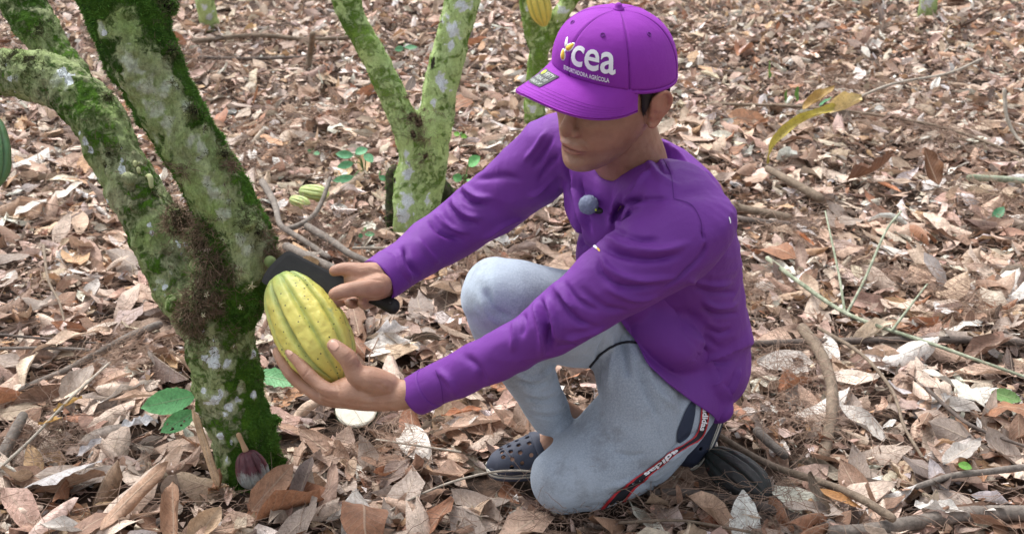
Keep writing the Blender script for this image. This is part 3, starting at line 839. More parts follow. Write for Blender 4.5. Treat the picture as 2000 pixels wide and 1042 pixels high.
for zname, u0, u1, v0, v1, cnt in ZONES:
    m_ = 0; tries = 0
    while m_ < cnt and tries < 900:
        tries += 1
        u, q = random.uniform(u0, u1), random.uniform(v0, v1)
        g_ = G(u, q)
        if not keep(np.array([g_[0]]), np.array([g_[1]]))[0]: continue
        cname = CLASSES[rng.choice(5, p=wts)][0]
        o = bpy.data.objects.new('dry_leaf', random.choice(variants[cname]))
        sc = random.uniform(0.7, 1.15) * (1.0 if q > 400 else 1.2)
        o.location = (g_[0], g_[1], gz(g_[0], g_[1]) + random.uniform(0.016, 0.034))
        o.rotation_euler = (random.gauss(0, .28), random.gauss(0, .28), random.uniform(0, 6.28)); o.scale = (sc, sc * random.uniform(.8, 1.15), sc)
        scene.collection.objects.link(o)
        tag(o, f'{cname} curled dry leaf {zname}', 'dead leaf', f'{cname} dry leaves {zname}')
        m_ += 1

# ---- leaves that can be told apart
def hero(label, a, b_, wpx, col, roll=0.6, bend=0.3, twist=0.2, wave=0.02, fold=0.15, face=0.0, name='dry_leaf', cat='dead leaf', za=0.03, zb=0.04, mat=None, rag=0.04, t0=0.0, t1=1.0, stalk=0.0, holes=0, parent=None, tocam=False):
    za += 0.016; zb += 0.016
    A, B = G(a[0], a[1], za), G(b_[0], b_[1], zb)
    A[2] += gz(A[0], A[1]); B[2] += gz(B[0], B[1])
    L = float(np.linalg.norm(B - A)); c = (A + B) / 2
    Wd = wpx * float(np.dot(c - CO, FW)) / FPX
    nu, nv = 19, 11
    ar = lambda x: np.array([float(x)])
    V, luv = leaf_grid(nu, nv, ar(L), ar(Wd), ar(roll), ar(bend), ar(twist), ar(wave), ar(fold), ar(t0), ar(t1), ar((a[0] * .37) % 6.28), ar(rag))
    V = V[0]; e0, e1 = V[0, nv // 2], V[-1, nv // 2]; V = V - (e0 + e1) / 2; V = V * np.array([L / max(1e-6, abs(e1[0] - e0[0])), 1, 1]); V = V.reshape(-1, 3)
    x = unit(B - A); up = np.array([0, 0, 1.0])
    if tocam or mat is M_LEAFG: up = unit(CO - c) * 0.75 + up * 0.4
    up = up / np.linalg.norm(up); up = unit(up - x * np.dot(up, x)); y = np.cross(up, x)
    f = math.radians(face); up2 = up * math.cos(f) + y * math.sin(f); y2 = np.cross(up2, x)
    Wv = V[:, :1] * x + V[:, 1:2] * y2 + V[:, 2:3] * up2
    F = grid_faces(1, nu, nv)
    if holes:
        drop = rng.choice(len(F), holes, replace=False); F = np.delete(F, drop, 0)
    colr = np.tile(np.array(col, float), (len(V), 1))
    me = fast_mesh('blade' if parent is not None else name, Wv, F, mat or M_LEAF, luv.reshape(-1, 3), colr)
    if parent is not None:
        o = bpy.data.objects.new('leaf', me); o.location = Vector(c) - Vector(parent.location); link(o, parent)
        return o
    o = bpy.data.objects.new(name, me); o.location = c; scene.collection.objects.link(o)
    tag(o, label, cat)
    return o
GRN = (0.070, 0.230, 0.060); GRN2 = (0.13, 0.33, 0.05)
hero('broad green leaf low on the left of the mossy trunk', (382, 775), (276, 805), 52, (0.16, 0.46, 0.18), .4, .2, .1, .01, .1, 20, 'green_leaf', 'leaf', .10, .05, M_LEAFG, rag=.05)
hero('smaller green leaf with bitten holes, below the broad green leaf beside the trunk', (382, 806), (314, 850), 38, (0.14, 0.42, 0.16), .4, .2, .1, .01, .1, 15, 'green_leaf', 'leaf', .08, .04, M_LEAFG, rag=.05, holes=7)
hero('ragged green leaf lying right of the trunk behind the holding hand', (498, 728), (592, 748), 42, (0.14, 0.38, 0.16), .3, .1, .0, .01, .05, 10, 'green_leaf', 'leaf', .06, .05, M_LEAFG, rag=.12, holes=6)
hero('bright orange yellow leaf at the far left, upper of two', (105, 808), (162, 782), 24, (0.62, 0.40, 0.13), .8, .4, .3, .04, .2, 20, rag=.1, za=.05, zb=.08)
hero('bright orange yellow leaf at the far left, lower of two', (74, 832), (122, 820), 26, (0.66, 0.40, 0.12), .5, .3, .3, .03, .2, 10, rag=.05, za=.05, zb=.07)
hero('large silvery leaf turned underside up at the lower left corner', (40, 955), (200, 905), 82, (0.50, 0.48, 0.48), -.9, -.4, .1, .02, .1, 25, za=.02, zb=.06, rag=.05)
hero('tan leaf tucked under the large silvery leaf', (60, 962), (205, 925), 40, (0.42, 0.26, 0.17), .9, .2, .2, .05, .2, -20, za=.02, zb=.03)
hero('long tan leaf rolled lengthwise, pointing from the lower edge to the trunk', (195, 1035), (330, 905), 62, (0.44, 0.28, 0.19), -2.0, -.3, .5, .02, .3, -20, za=.03, zb=.06)
hero('folded brown leaf on end at the bottom edge left of the trunk', (340, 1060), (335, 940), 60, (0.40, 0.25, 0.17), 1.8, .3, .4, .03, .5, 10, za=.02, zb=.08)
hero('second folded tan leaf right of the folded brown leaf at the bottom edge', (370, 1060), (430, 985), 60, (0.50, 0.36, 0.24), 1.2, .8, .5, .04, .3, -30, za=.02, zb=.06)
hero('tall stained tan leaf with black tip leaning on the left of the trunk', (425, 950), (378, 800), 34, (0.50, 0.34, 0.21), -2.2, -.4, .6, .02, .4, 10, za=.02, zb=.13)
hero('wide brown leaf standing on edge at the right foot of the trunk', (490, 995), (572, 905), 62, (0.44, 0.27, 0.18), 1.1, -.4, .3, .04, .3, -40, za=.02, zb=.07)
hero('grey brown leaf folded along its midrib right of the husk', (575, 990), (610, 890), 44, (0.27, 0.22, 0.20), 1.6, .2, .2, .01, .6, 0, za=.02, zb=.07)
hero('pinkish tan leaf with upcurled edge beside the folded grey one', (620, 1005), (655, 905), 46, (0.46, 0.31, 0.24), -1.2, .3, .3, .04, .3, 20, za=.02, zb=.05)
hero('creamy curled leaf under the holding hand, right of the trunk', (572, 812), (640, 775), 60, (0.62, 0.47, 0.36), -2.6, -1.2, .3, .03, .1, 0, za=.02, zb=.05)
hero('white twisted leaf between the two hands and the trunk, in the gap', (735, 650), (800, 640), 36, (0.62, 0.60, 0.60), 2.0, 1.0, 1.5, .06, .5, 30, za=.04, zb=.05)
hero('rust orange leaf just under the near sleeve cuff', (862, 812), (942, 795), 26, (0.42, 0.17, 0.08), .8, .2, .2, .03, .2, 10, za=.03, zb=.03)
hero('white papery leaf with torn tip right of the man, upper of the white ones', (1800, 735), (1930, 808), 46, (0.66, 0.63, 0.56), .6, -.3, .4, .03, .1, 15, za=.05, zb=.04, rag=.10)
hero('curved greyish white leaf behind the thick branch at lower right', (1615, 1025), (1790, 945), 42, (0.62, 0.60, 0.57), -.8, 1.5, .2, .02, .1, -20, za=.02, zb=.05, rag=.06)
hero('crumpled white leaf above the thick branch at lower right', (1785, 990), (1890, 1000), 40, (0.70, 0.68, 0.64), 1.0, .4, .5, .06, .3, 10, za=.03, zb=.03, rag=.15)
hero('pale pinkish leaf with gnawed edge near the bottom edge right of the knee', (1530, 985), (1660, 1005), 42, (0.52, 0.44, 0.38), .5, .2, .2, .02, .1, 0, za=.03, zb=.02, rag=.12)
hero('glossy orange leaf crossed by a bent branch right of the knee', (1585, 955), (1685, 995), 28, (0.50, 0.25, 0.09), .8, .1, .1, .01, .2, 0, za=.035, zb=.03)
hero('grey leaf flat on the litter at the right edge above the lower branches', (1840, 910), (1915, 865), 42, (0.40, 0.37, 0.34), .4, .2, .1, .03, .1, 0, za=.04, zb=.04, rag=.08)
hero('small fresh green leaf lying on the grey leaf at right', (1870, 912), (1898, 920), 18, GRN2, .3, .1, .0, .01, .1, 10, 'green_leaf', 'leaf', .05, .05, M_LEAFG)
hero('oval half green leaf near the right edge', (1935, 772), (1995, 785), 30, (0.16, 0.30, 0.10), .4, .1, .0, .01, .1, 0, 'green_leaf', 'leaf', .04, .04, M_LEAFG)
hero('small blue green leaf standing at the right edge', (1940, 425), (1962, 398), 20, (0.08, 0.25, 0.12), .4, .1, .0, .01, .1, 0, 'green_leaf', 'leaf', .02, .05, M_LEAFG)
hero('dark brown leaf hanging from the twigs, left of two at the right', (1655, 345), (1745, 300), 46, (0.17, 0.080, 0.045), 1.2, .8, .3, .06, .3, 40, za=.06, zb=.10)
hero('dark brown leaf hanging from the twigs, right of two at the right', (1835, 355), (1805, 285), 44, (0.20, 0.10, 0.055), 1.2, .5, .6, .06, .3, 20, za=.03, zb=.12)
hero('wide cream leaf flat below the hanging brown leaves', (1700, 350), (1800, 350), 22, (0.55, 0.42, 0.32), .4, .2, .1, .02, .1, 0, za=.03, zb=.03)
hero('orange pointed leaf beside the cream one at right', (1712, 352), (1762, 372), 15, (0.55, 0.25, 0.13), 1.0, .2, .1, .01, .3, 0, za=.04, zb=.03)
hero('rusty bean shaped leaf right of the man\'s back', (1556, 442), (1592, 475), 14, (0.45, 0.18, 0.08), 2.2, .4, .1, .01, .3, 0, za=.04, zb=.03)
hero('long yellow strap of leaf arching down at the upper right', (1640, 222), (1488, 314), 28, (0.44, 0.37, 0.07), 1.4, -1.9, .9, .02, .2, 20, 'yellow_leaf', 'dead leaf', .16, .02, M_LEAF, rag=.03)
hero('pale yellow cupped leaf at the end of the yellow strap', (1620, 222), (1682, 192), 58, (0.60, 0.47, 0.22), 1.9, .6, .2, .02, .2, 10, 'yellow_leaf', 'dead leaf', .12, .14, M_LEAF, rag=.02, tocam=True)
hero('dull yellow leaf rising behind the pale yellow cupped leaf', (1568, 214), (1630, 168), 32, (0.42, 0.28, 0.09), 1.4, .3, .2, .02, .2, 20, 'yellow_leaf', 'dead leaf', .08, .14, tocam=True)
hero('bright green round leaf standing at the upper right', (1502, 148), (1503, 118), 24, GRN2, .4, .1, 0, .01, .1, 60, 'green_leaf', 'leaf', .02, .12, M_LEAFG)
hero('small upright green leaf, left of a pair above the yellow strap', (1534, 205), (1536, 180), 10, GRN2, .4, .1, 0, .01, .1, 60, 'green_leaf', 'leaf', .02, .09, M_LEAFG)
hero('small upright green leaf, right of a pair above the yellow strap', (1556, 200), (1558, 172), 13, GRN2, .4, .1, 0, .01, .1, 60, 'green_leaf', 'leaf', .02, .10, M_LEAFG)
hero('tiny green leaf stuck in the yellow strap', (1600, 208), (1625, 190), 12, (0.06, 0.24, 0.09), .4, .1, 0, .01, .1, 40, 'green_leaf', 'leaf', .14, .15, M_LEAFG)
hero('large tan leaf right of the cap, upper right of the ear', (1320, 235), (1390, 250), 34, (0.45, 0.33, 0.25), .6, .2, .2, .03, .1, 0, za=.03, zb=.03)
hero('long buff leaf left of the thin branches at the left', (60, 690), (215, 640), 40, (0.58, 0.43, 0.32), .5, -.3, .2, .03, .15, 10, za=.03, zb=.04)
hero('long buff leaf against the left of the stem above the green leaf', (215, 795), (330, 780), 30, (0.52, 0.36, 0.26), 1.0, -.2, .2, .02, .2, 10, za=.04, zb=.05)
hero('bleached white leaf left of the forked trunk, larger of two', (30, 420), (90, 385), 42, (0.66, 0.60, 0.54), .5, .2, .1, .02, .1, 10, za=.03, zb=.04)
hero('bleached white leaf left of the forked trunk, smaller of two', (95, 395), (160, 350), 34, (0.68, 0.60, 0.52), .5, .2, .1, .02, .1, 10, za=.03, zb=.04)
hero('orange tan oval leaf in the open ground between the two trees', (510, 262), (552, 285), 28, (0.58, 0.34, 0.20), .5, .2, .1, .02, .1, 10, za=.04, zb=.04)
hero('silvery crumpled leaf left of the trunk under the lower green leaf', (238, 840), (308, 825), 36, (0.55, 0.55, 0.58), .8, .3, .3, .08, .2, 10, za=.05, zb=.05, rag=.1)
hero('small grey wing-shaped leaf left of the stem', (150, 895), (200, 858), 24, (0.45, 0.43, 0.44), 1.2, .6, .5, .05, .2, 0, za=.05, zb=.07)
hero('upright pale leaf by the sole of the navy clog', (1328, 985), (1322, 945), 16, (0.45, 0.28, 0.20), 1.2, .3, .2, .02, .3, 30, za=.01, zb=.05)

# seedlings
M_STEMG = plain('green_stem', (0.10, 0.20, 0.06), 0.6, 0.2, 300, 0.2)
def seedling(label, root_uv, leaves, col):
    g0 = G(*root_uv); g0[2] = gz(g0[0], g0[1])
    t = thing('seedling', label, 'seedling', tuple(g0))
    for (a, b_, w, za, zb) in leaves:
        hero('', a, b_, w, col, .3, .2, .1, .01, .15, 15, za=za, zb=zb, mat=M_LEAFG, rag=.01, parent=t)
        A = G(*a, za)
        v_, f_ = loft([(g0, 0.0022), ((g0 + A) / 2 + (0.005, 0, 0.02), 0.0018), (A, 0.0012)], nseg=7); child('stem', v_, f_, M_STEMG, t)
seedling('low seedling with five blue green oval leaves between the two forked trees', (712, 345), [((690, 303), (655, 300), 17, .10, .10), ((694, 300), (718, 290), 20, .11, .12), ((712, 300), (728, 316), 20, .11, .09), ((690, 318), (658, 326), 16, .08, .07), ((690, 345), (650, 354), 16, .05, .04)], (0.15, 0.42, 0.22))
seedling('sprout of two pointed green leaves right of the V-shaped tree', (905, 360), [((915, 318), (938, 300), 26, .09, .12), ((902, 345), (884, 338), 18, .05, .06), ((912, 345), (935, 352), 14, .04, .05)], (0.16, 0.46, 0.16))
seedling('tiny sprout right of the V-shaped tree, nearest the trunk', (900, 275), [((900, 262), (912, 268), 12, .04, .03), ((898, 262), (886, 258), 10, .04, .04)], (0.14, 0.36, 0.03))
seedling('small pale green sprout above the V-shaped tree, between its limbs', (788, 95), [((790, 86), (815, 84), 12, .06, .06), ((788, 86), (770, 92), 12, .06, .05)], (0.16, 0.42, 0.22))
seedling('little sprout between the thick fork and the seedling', (612, 305), [((612, 297), (624, 300), 12, .03, .03), ((608, 297), (600, 292), 10, .03, .04)], (0.12, 0.34, 0.16))
seedling('low sprout just left of the purple sleeve near the far stick pile', (712, 460), [((712, 452), (732, 450), 12, .04, .04), ((708, 452), (700, 458), 10, .04, .03)], (0.10, 0.34, 0.15))
seedling('small sprout right of the seedling at the stump', (740, 350), [((740, 343), (755, 350), 14, .05, .04)], (0.08, 0.28, 0.12))

# ---- fallen branches and sticks
def wood(name, a, b_, rough=0.85):
    m, nt, b = mat_new(name); k = N(nt); co = k.coord()
    c = k.mix(k.ramp(k.noise(k.scale(co, (1, 1, 1)), 30, 6, 0.75), [(0.35, 0), (0.65, 1)]), a, b_)
    c = k.mix(0.6, c, k.ramp(k.noise(co, 140, 4, 0.8), [(0.35, (0.5, 0.5, 0.5)), (0.62, (1.2, 1.2, 1.2))]), 'MULTIPLY')
    k.l(c, b.inputs['Base Color']); b.inputs['Roughness'].default_value = rough
    k.l(k.bump(k.noise(co, 110, 6, 0.75), 0.9, 0.003), b.inputs['Normal'])
    return m
M_W1 = wood('grey_bark', (0.115, 0.095, 0.080), (0.25, 0.215, 0.185)); M_W2 = wood('brown_bark_stick', (0.13, 0.095, 0.065), (0.26, 0.20, 0.145))
M_W3 = wood('dark_bark', (0.065, 0.050, 0.042), (0.16, 0.125, 0.105)); M_W4 = wood('lichened_twig', (0.16, 0.19, 0.12), (0.40, 0.43, 0.32)); M_W5 = wood('pale_stick', (0.30, 0.26, 0.21), (0.48, 0.43, 0.36))
def stick(label, pts, r0, r1, mat, twigs=(), name='branch', cat='branch', z=None, kn=0.10):
    """pts: u, v, height above ground; radii in pixels; twigs are side shoots"""
    def mk(pp, ra, rb):
        rows = []
        for i, (u, v, h) in enumerate(pp):
            g_ = G(u, v, h); g_[2] += gz(g_[0], g_[1])
            d = float(np.dot(g_ - CO, FW)); t = i / (len(pp) - 1)
            r = (ra + (rb - ra) * t) * d / FPX
            rows.append((g_, r, r))
        sd = pp[0][0] * .013
        return loft(rows, nseg=12, sub=6, wob=lambda t, th: np.array([1 + kn * mnoise.noise(Vector((math.cos(a) + sd, math.sin(a), t * 22))) + kn * .8 * mnoise.noise(Vector((sd, 1, t * 9))) for a in th]))
    v_, f_ = mk(pts, r0, r1)
    o0 = G(*pts[0][:2], 0)
    if not twigs:
        o = obj(name, v_, f_, mat, origin=o0); tag(o, label, cat); return o
    t = thing(name, label, cat, tuple(o0))
    child('limb', v_, f_, mat, t)
    for tw_, ra, rb in twigs:
        v_, f_ = mk(tw_, ra, rb); child('twig', v_, f_, mat, t)
    return t
stick('thick dark grey branch along the bottom right corner', [(1630, 1040, .03), (1700, 1036, .03), (1800, 1020, .03), (1900, 1006, .03), (2010, 1002, .03), (2150, 990, .03)], 14, 17, M_W1)
stick('knobbly dark branch running from behind the clog to the bottom right', [(1270, 962, .03), (1340, 962, .03), (1420, 975, .03), (1520, 1000, .03), (1590, 1025, .025), (1660, 1040, .02)], 8, 12, M_W3, twigs=[([(1428, 975, .03), (1426, 962, .05)], 4, 3)])
stick('slim brown branch sloping down right from the navy clog to the thick branch', [(1405, 850, .05), (1470, 890, .05), (1530, 918, .05), (1610, 945, .05), (1680, 975, .06), (1742, 1012, .06)], 6, 9, M_W2)
stick('curved bare grey stick standing out right of the man\'s back', [(1568, 640, .05), (1600, 690, .05), (1622, 750, .045), (1624, 810, .04), (1608, 890, .02)], 11, 12, M_W2)
stick('straight thin branch reaching the right edge above the thick one', [(1790, 955, .05), (1860, 935, .05), (1930, 925, .05), (2010, 912, .05)], 6, 7, M_W1)
stick('long level brown stick behind the curved grey stick', [(1440, 672, .04), (1560, 668, .04), (1700, 672, .04), (1850, 680, .04), (2020, 690, .04)], 7, 7, M_W3)
stick('green lichened twig slanting across the right with two upright shoots', [(1500, 495, .06), (1560, 550, .06), (1640, 602, .06), (1710, 640, .06), (1800, 680, .05), (1900, 715, .05), (2010, 745, .05)], 4.8, 3, M_W4,
      twigs=[([(1655, 608, .06), (1690, 540, .10), (1730, 450, .14), (1760, 412, .15)], 3, 2), ([(1650, 604, .06), (1640, 540, .10), (1625, 470, .14), (1612, 410, .16)], 3, 1.5), ([(1740, 655, .06), (1780, 600, .09), (1810, 560, .10)], 3, 1.5)])
stick('short brown stick end right of the man\'s neck', [(1500, 330, .05), (1545, 352, .05), (1602, 380, .04)], 7, 9, M_W2)
stick('short grey stick touching the man\'s upper back', [(1390, 375, .05), (1440, 392, .05), (1540, 410, .04)], 9, 8, M_W2)
stick('second short grey stick under the one at the man\'s upper back', [(1420, 410, .04), (1470, 418, .04), (1540, 425, .04)], 6, 7, M_W3)
stick('pale lichened stick entering from the right edge', [(1895, 343, .04), (1950, 345, .04), (2020, 350, .04)], 7, 6, M_W4)
stick('broken stub of branch between the navy clog and the curved stick', [(1480, 842, .04), (1505, 866, .04), (1532, 888, .03)], 10, 9, M_W1)
stick('thin wavy vine over the litter right of centre', [(1600, 640, .05), (1680, 700, .06), (1740, 770, .05), (1765, 840, .05), (1800, 900, .04)], 4, 3, M_W2)
stick('thin dark vine sloping to the right edge', [(1810, 770, .05), (1880, 830, .05), (1950, 860, .05), (2020, 880, .05)], 4, 3, M_W3)
stick('thin pale vine hanging at the upper right edge', [(1962, 175, .20), (1966, 225, .12), (1985, 265, .06), (2010, 285, .04)], 4, 3, M_W5)
stick('long thin stick lying across the upper right ground', [(1390, 208, .04), (1560, 212, .05), (1700, 225, .05), (1850, 255, .05), (2000, 300, .05)], 3, 3, M_W2)
stick('pair-like thin bent stick above the yellow strap', [(1640, 205, .05), (1740, 165, .06), (1850, 140, .06), (1920, 110, .06)], 3, 2, M_W5)
stick('grey branch from the left of the trunk to the left edge', [(310, 632, .05), (255, 655, .05), (190, 690, .04), (130, 722, .03), (60, 752, .02), (-20, 790, .02)], 8, 6, M_W1, twigs=[([(200, 686, .04), (150, 680, .05), (60, 680, .05), (-20, 684, .05)], 3.5, 3)])
stick('thin stick along the left edge above the grey branch', [(-20, 655, .05), (80, 662, .05), (190, 668, .05)], 3, 2.5, M_W3)
stick('fat weathered grey stick at the left edge', [(-15, 930, .03), (15, 870, .05), (45, 815, .07)], 14, 10, M_W1)
stick('thin straight twig rising from the left edge to the yellow leaves', [(-20, 930, .05), (60, 860, .07), (140, 785, .08), (215, 720, .06)], 3.5, 2.5, M_W5)
stick('thin vertical vine left of the trunk', [(85, 480, .05), (95, 550, .05), (118, 600, .05), (132, 660, .04)], 3, 2, M_W2)
stick('crooked grey branch with a fork between the two forked trees', [(512, 352, .06), (535, 390, .06), (552, 440, .06), (600, 428, .06), (625, 400, .08), (645, 350, .12)], 7, 4, M_W1, twigs=[([(552, 440, .06), (595, 470, .05), (640, 500, .04)], 6, 6)])
stick('grey log end lying behind the machete', [(560, 480, .05), (620, 508, .05), (700, 545, .04)], 9, 9, M_W1)
stick('grey branch right of the log behind the machete', [(600, 440, .05), (650, 470, .05), (690, 495, .05), (760, 520, .04)], 8, 6, M_W1)
stick('thin stick crossing behind the machete hand', [(690, 480, .04), (800, 476, .04), (900, 490, .04)], 3, 3, M_W5)
stick('short brown stake standing upright between the trees at the upper left', [(602, 140, .02), (607, 105, .10), (611, 70, .21)], 6, 6, M_W2, name='stake', cat='stake')
stick('long thin stick behind the thick fork at the top left', [(380, 85, .05), (500, 75, .05), (600, 78, .05), (690, 68, .05)], 5, 4, M_W2)
stick('second long stick beneath the thin one at the top left', [(390, 115, .05), (480, 118, .05), (600, 112, .05)], 4, 3, M_W3)
stick('thin white cord-like twig lying in front of the cut log face', [(735, 858, .05), (820, 870, .05), (900, 882, .05)], 2.2, 2.0, M_W5, name='twig', cat='twig')
stick('thin dry vine across the front of the slate blue clog', [(700, 1035, .03), (800, 975, .04), (900, 935, .05), (1000, 918, .07), (1120, 930, .05)], 2.5, 2, M_W5)
stick('thin dry vine in front of the knee at the bottom edge', [(1210, 1020, .03), (1320, 1015, .04), (1420, 1030, .04), (1520, 1050, .03)], 3.5, 2.5, M_W2)

# ---- cut log face, husks, fallen pods
M_CUT, nt, b = mat_new('fresh_cut_wood'); k = N(nt); co = k.coord()
c = k.mix(k.noise(co, 40, 5, 0.6), (0.62, 0.60, 0.48), (0.82, 0.80, 0.70)); k.l(c, b.inputs['Base Color']); b.inputs['Roughness'].default_value = 0.6
k.l(k.bump(k.noise(co, 150, 4), 0.4, 0.002), b.inputs['Normal'])
M_RIND = plain('dark_green_rind', (0.03, 0.05, 0.02), 0.6, 0.4, 200, 0.3)
cc = G(697, 796, 0.055)
t = thing('cut_pod_half', 'round cream coloured cut face with dark rind lying behind the holding hand', 'cut pod', tuple(cc))
axn = unit(np.array([-0.05, -0.55, 0.83]))
v_, f_ = loft([(cc - axn * 0.035, 0.020, 0.020), (cc - axn * 0.022, 0.038, 0.038), (cc - axn * 0.004, 0.0455, 0.0455), (cc, 0.0455, 0.0455)], ref=RT, nseg=36, sub=4, round_ends=(True, False)); child('rind', v_, f_, M_RIND, t)
nseg = 40
V, F = [cc + axn * 0.002], []
for rr, hh in ((0.3, .0022), (0.6, .0018), (0.85, .0024), (0.97, .0022), (1.0, 0.0)):
    for j in range(nseg):
        a = 2 * math.pi * j / nseg; y_ = np.cross(axn, RT)
        sg = 0.0006 * abs(math.sin(2.5 * a)) * (rr < .9)
        V.append(cc + (RT * math.cos(a) + unit(y_) * math.sin(a)) * 0.0440 * rr + axn * (hh - sg + 0.0005))
for j in range(nseg): F.append((0, 1 + j, 1 + (j + 1) % nseg))
for i in range(4):
    for j in range(nseg): F.append((1 + i * nseg + j, 1 + (i + 1) * nseg + j, 1 + (i + 1) * nseg + (j + 1) % nseg, 1 + i * nseg + (j + 1) % nseg))
child('cut_face', V, F, M_CUT, t)
# ================================================================== THE KNEELING MAN
# ---- materials
def skin_material():
    m, nt, b = mat_new('skin'); k = N(nt)
    co = k.coord()
    base = k.attr('tint', 'Color')
    mott = k.noise(co, 35, 5, 0.6)
    c = k.mix(0.35, base, k.ramp(mott, [(0.3, (0.50, 0.42, 0.40)), (0.7, (1.2, 1.15, 1.12))]), 'MULTIPLY')
    k.l(c, b.inputs['Base Color'])
    b.inputs['Roughness'].default_value = 0.48
    b.inputs['Subsurface Weight'].default_value = 0.12
    b.inputs['Subsurface Radius'].default_value = (0.012, 0.005, 0.003)
    b.inputs['Subsurface Scale'].default_value = 0.6
    h = k.math('ADD', k.noise(co, 420, 4, 0.7), k.math('MULTIPLY', k.noise(k.scale(co, (1, 1, 2.2)), 120, 4, 0.7), 1.2))
    k.l(k.bump(h, 0.55, 0.0016), b.inputs['Normal'])
    return m

def cloth_material(name, col, marl=0.0, rough=0.85, sheen=0.25, wr=0.0, dirt=None, weave=900.0):
    m, nt, b = mat_new(name); k = N(nt)
    co = k.coord()
    f = k.noise(co, 9, 4, 0.55)
    c = k.mix(f, [x * 0.90 for x in col], [min(1, x * 1.10) for x in col])
    if marl:
        f2 = k.noise(co, 330, 3, 0.8)
        c = k.mix(marl, c, k.ramp(f2, [(0.35, (0.55, 0.56, 0.6)), (0.65, (1.25, 1.22, 1.2))]), 'MULTIPLY')
    if dirt:
        f3 = k.ramp(k.noise(co, 14, 6, 0.7), [(0.50, 0.0), (0.70, 1.0)])
        c = k.mix(k.ramp(k.noise(co, 5, 3), [(0.42, 0), (0.62, 0.45)]), c, [min(1, x * 1.35) for x in col])
        c = k.mix(k.math('MULTIPLY', f3, 0.55), c, dirt)
    k.l(c, b.inputs['Base Color'])
    b.inputs['Roughness'].default_value = rough
    b.inputs['Sheen Weight'].default_value = sheen
    b.inputs['Sheen Roughness'].default_value = 0.4
    b.inputs['Sheen Tint'].default_value = (min(1, col[0] * 2.2), min(1, col[1] * 2.2), min(1, col[2] * 2.2), 1)
    b.inputs['Specular IOR Level'].default_value = 0.25
    h = k.math('ADD', k.math('MULTIPLY', k.noise(co, weave, 2, 0.5), 0.5), k.math('MULTIPLY', k.noise(k.scale(co, (1, 1.6, 1)), 28, 4, 0.55), 2.2 + wr))
    k.l(k.bump(h, 0.45, 0.0022), b.inputs['Normal'])
    return m

M_SKIN = skin_material()
M_SHIRT = cloth_material('purple_jersey', (0.140, 0.031, 0.250), rough=0.62, sheen=0.14)
M_CAP = cloth_material('purple_cap_twill', (0.240, 0.028, 0.345), rough=0.75, sheen=0.3, weave=1400)
M_PANTS = cloth_material('grey_marl_fleece', (0.330, 0.385, 0.455), marl=0.5, rough=0.95, sheen=0.5, dirt=(0.13, 0.13, 0.13))
M_WHITE = plain('white_embroidery', (0.82, 0.82, 0.86), 0.7, 0.4, 900, 0.08)
M_YELLOWT = plain('yellow_embroidery', (0.75, 0.48, 0.06), 0.7, 0.4, 900, 0.1)
M_BLACKT = plain('black_tape', (0.012, 0.013, 0.02), 0.8, 0.3, 700, 0.2)
M_REDT = plain('red_piping', (0.42, 0.02, 0.03), 0.7, 0.3, 700, 0.1)
M_HAIR = plain('black_hair', (0.012, 0.010, 0.010), 0.5, 0.5, 900, 0.3)
M_NAVY = plain('navy_lining', (0.020, 0.030, 0.060), 0.8, 0.3, 500, 0.3)

person = thing('person', 'man in purple cap and long sleeved purple shirt kneeling to cut a cacao pod', 'person', (0.25, 1.95, 0.0))

# ---- head frame (camera coordinates -> world)
_f = unit(C2W(-0.70, -0.43, 0.57)); _v = C2W(0, CP, SP)
_u = unit(_v - _f * np.dot(_v, _f)); _l = np.cross(_u, _f)
ROLL = math.radians(9)
HU = unit(math.cos(ROLL) * _u + math.sin(ROLL) * _l); HL = np.cross(HU, _f); HF = _f
HO = P(1197, 184, 1.86)
def hp(a, b, c): return HO + a * HF + b * HL + c * HU

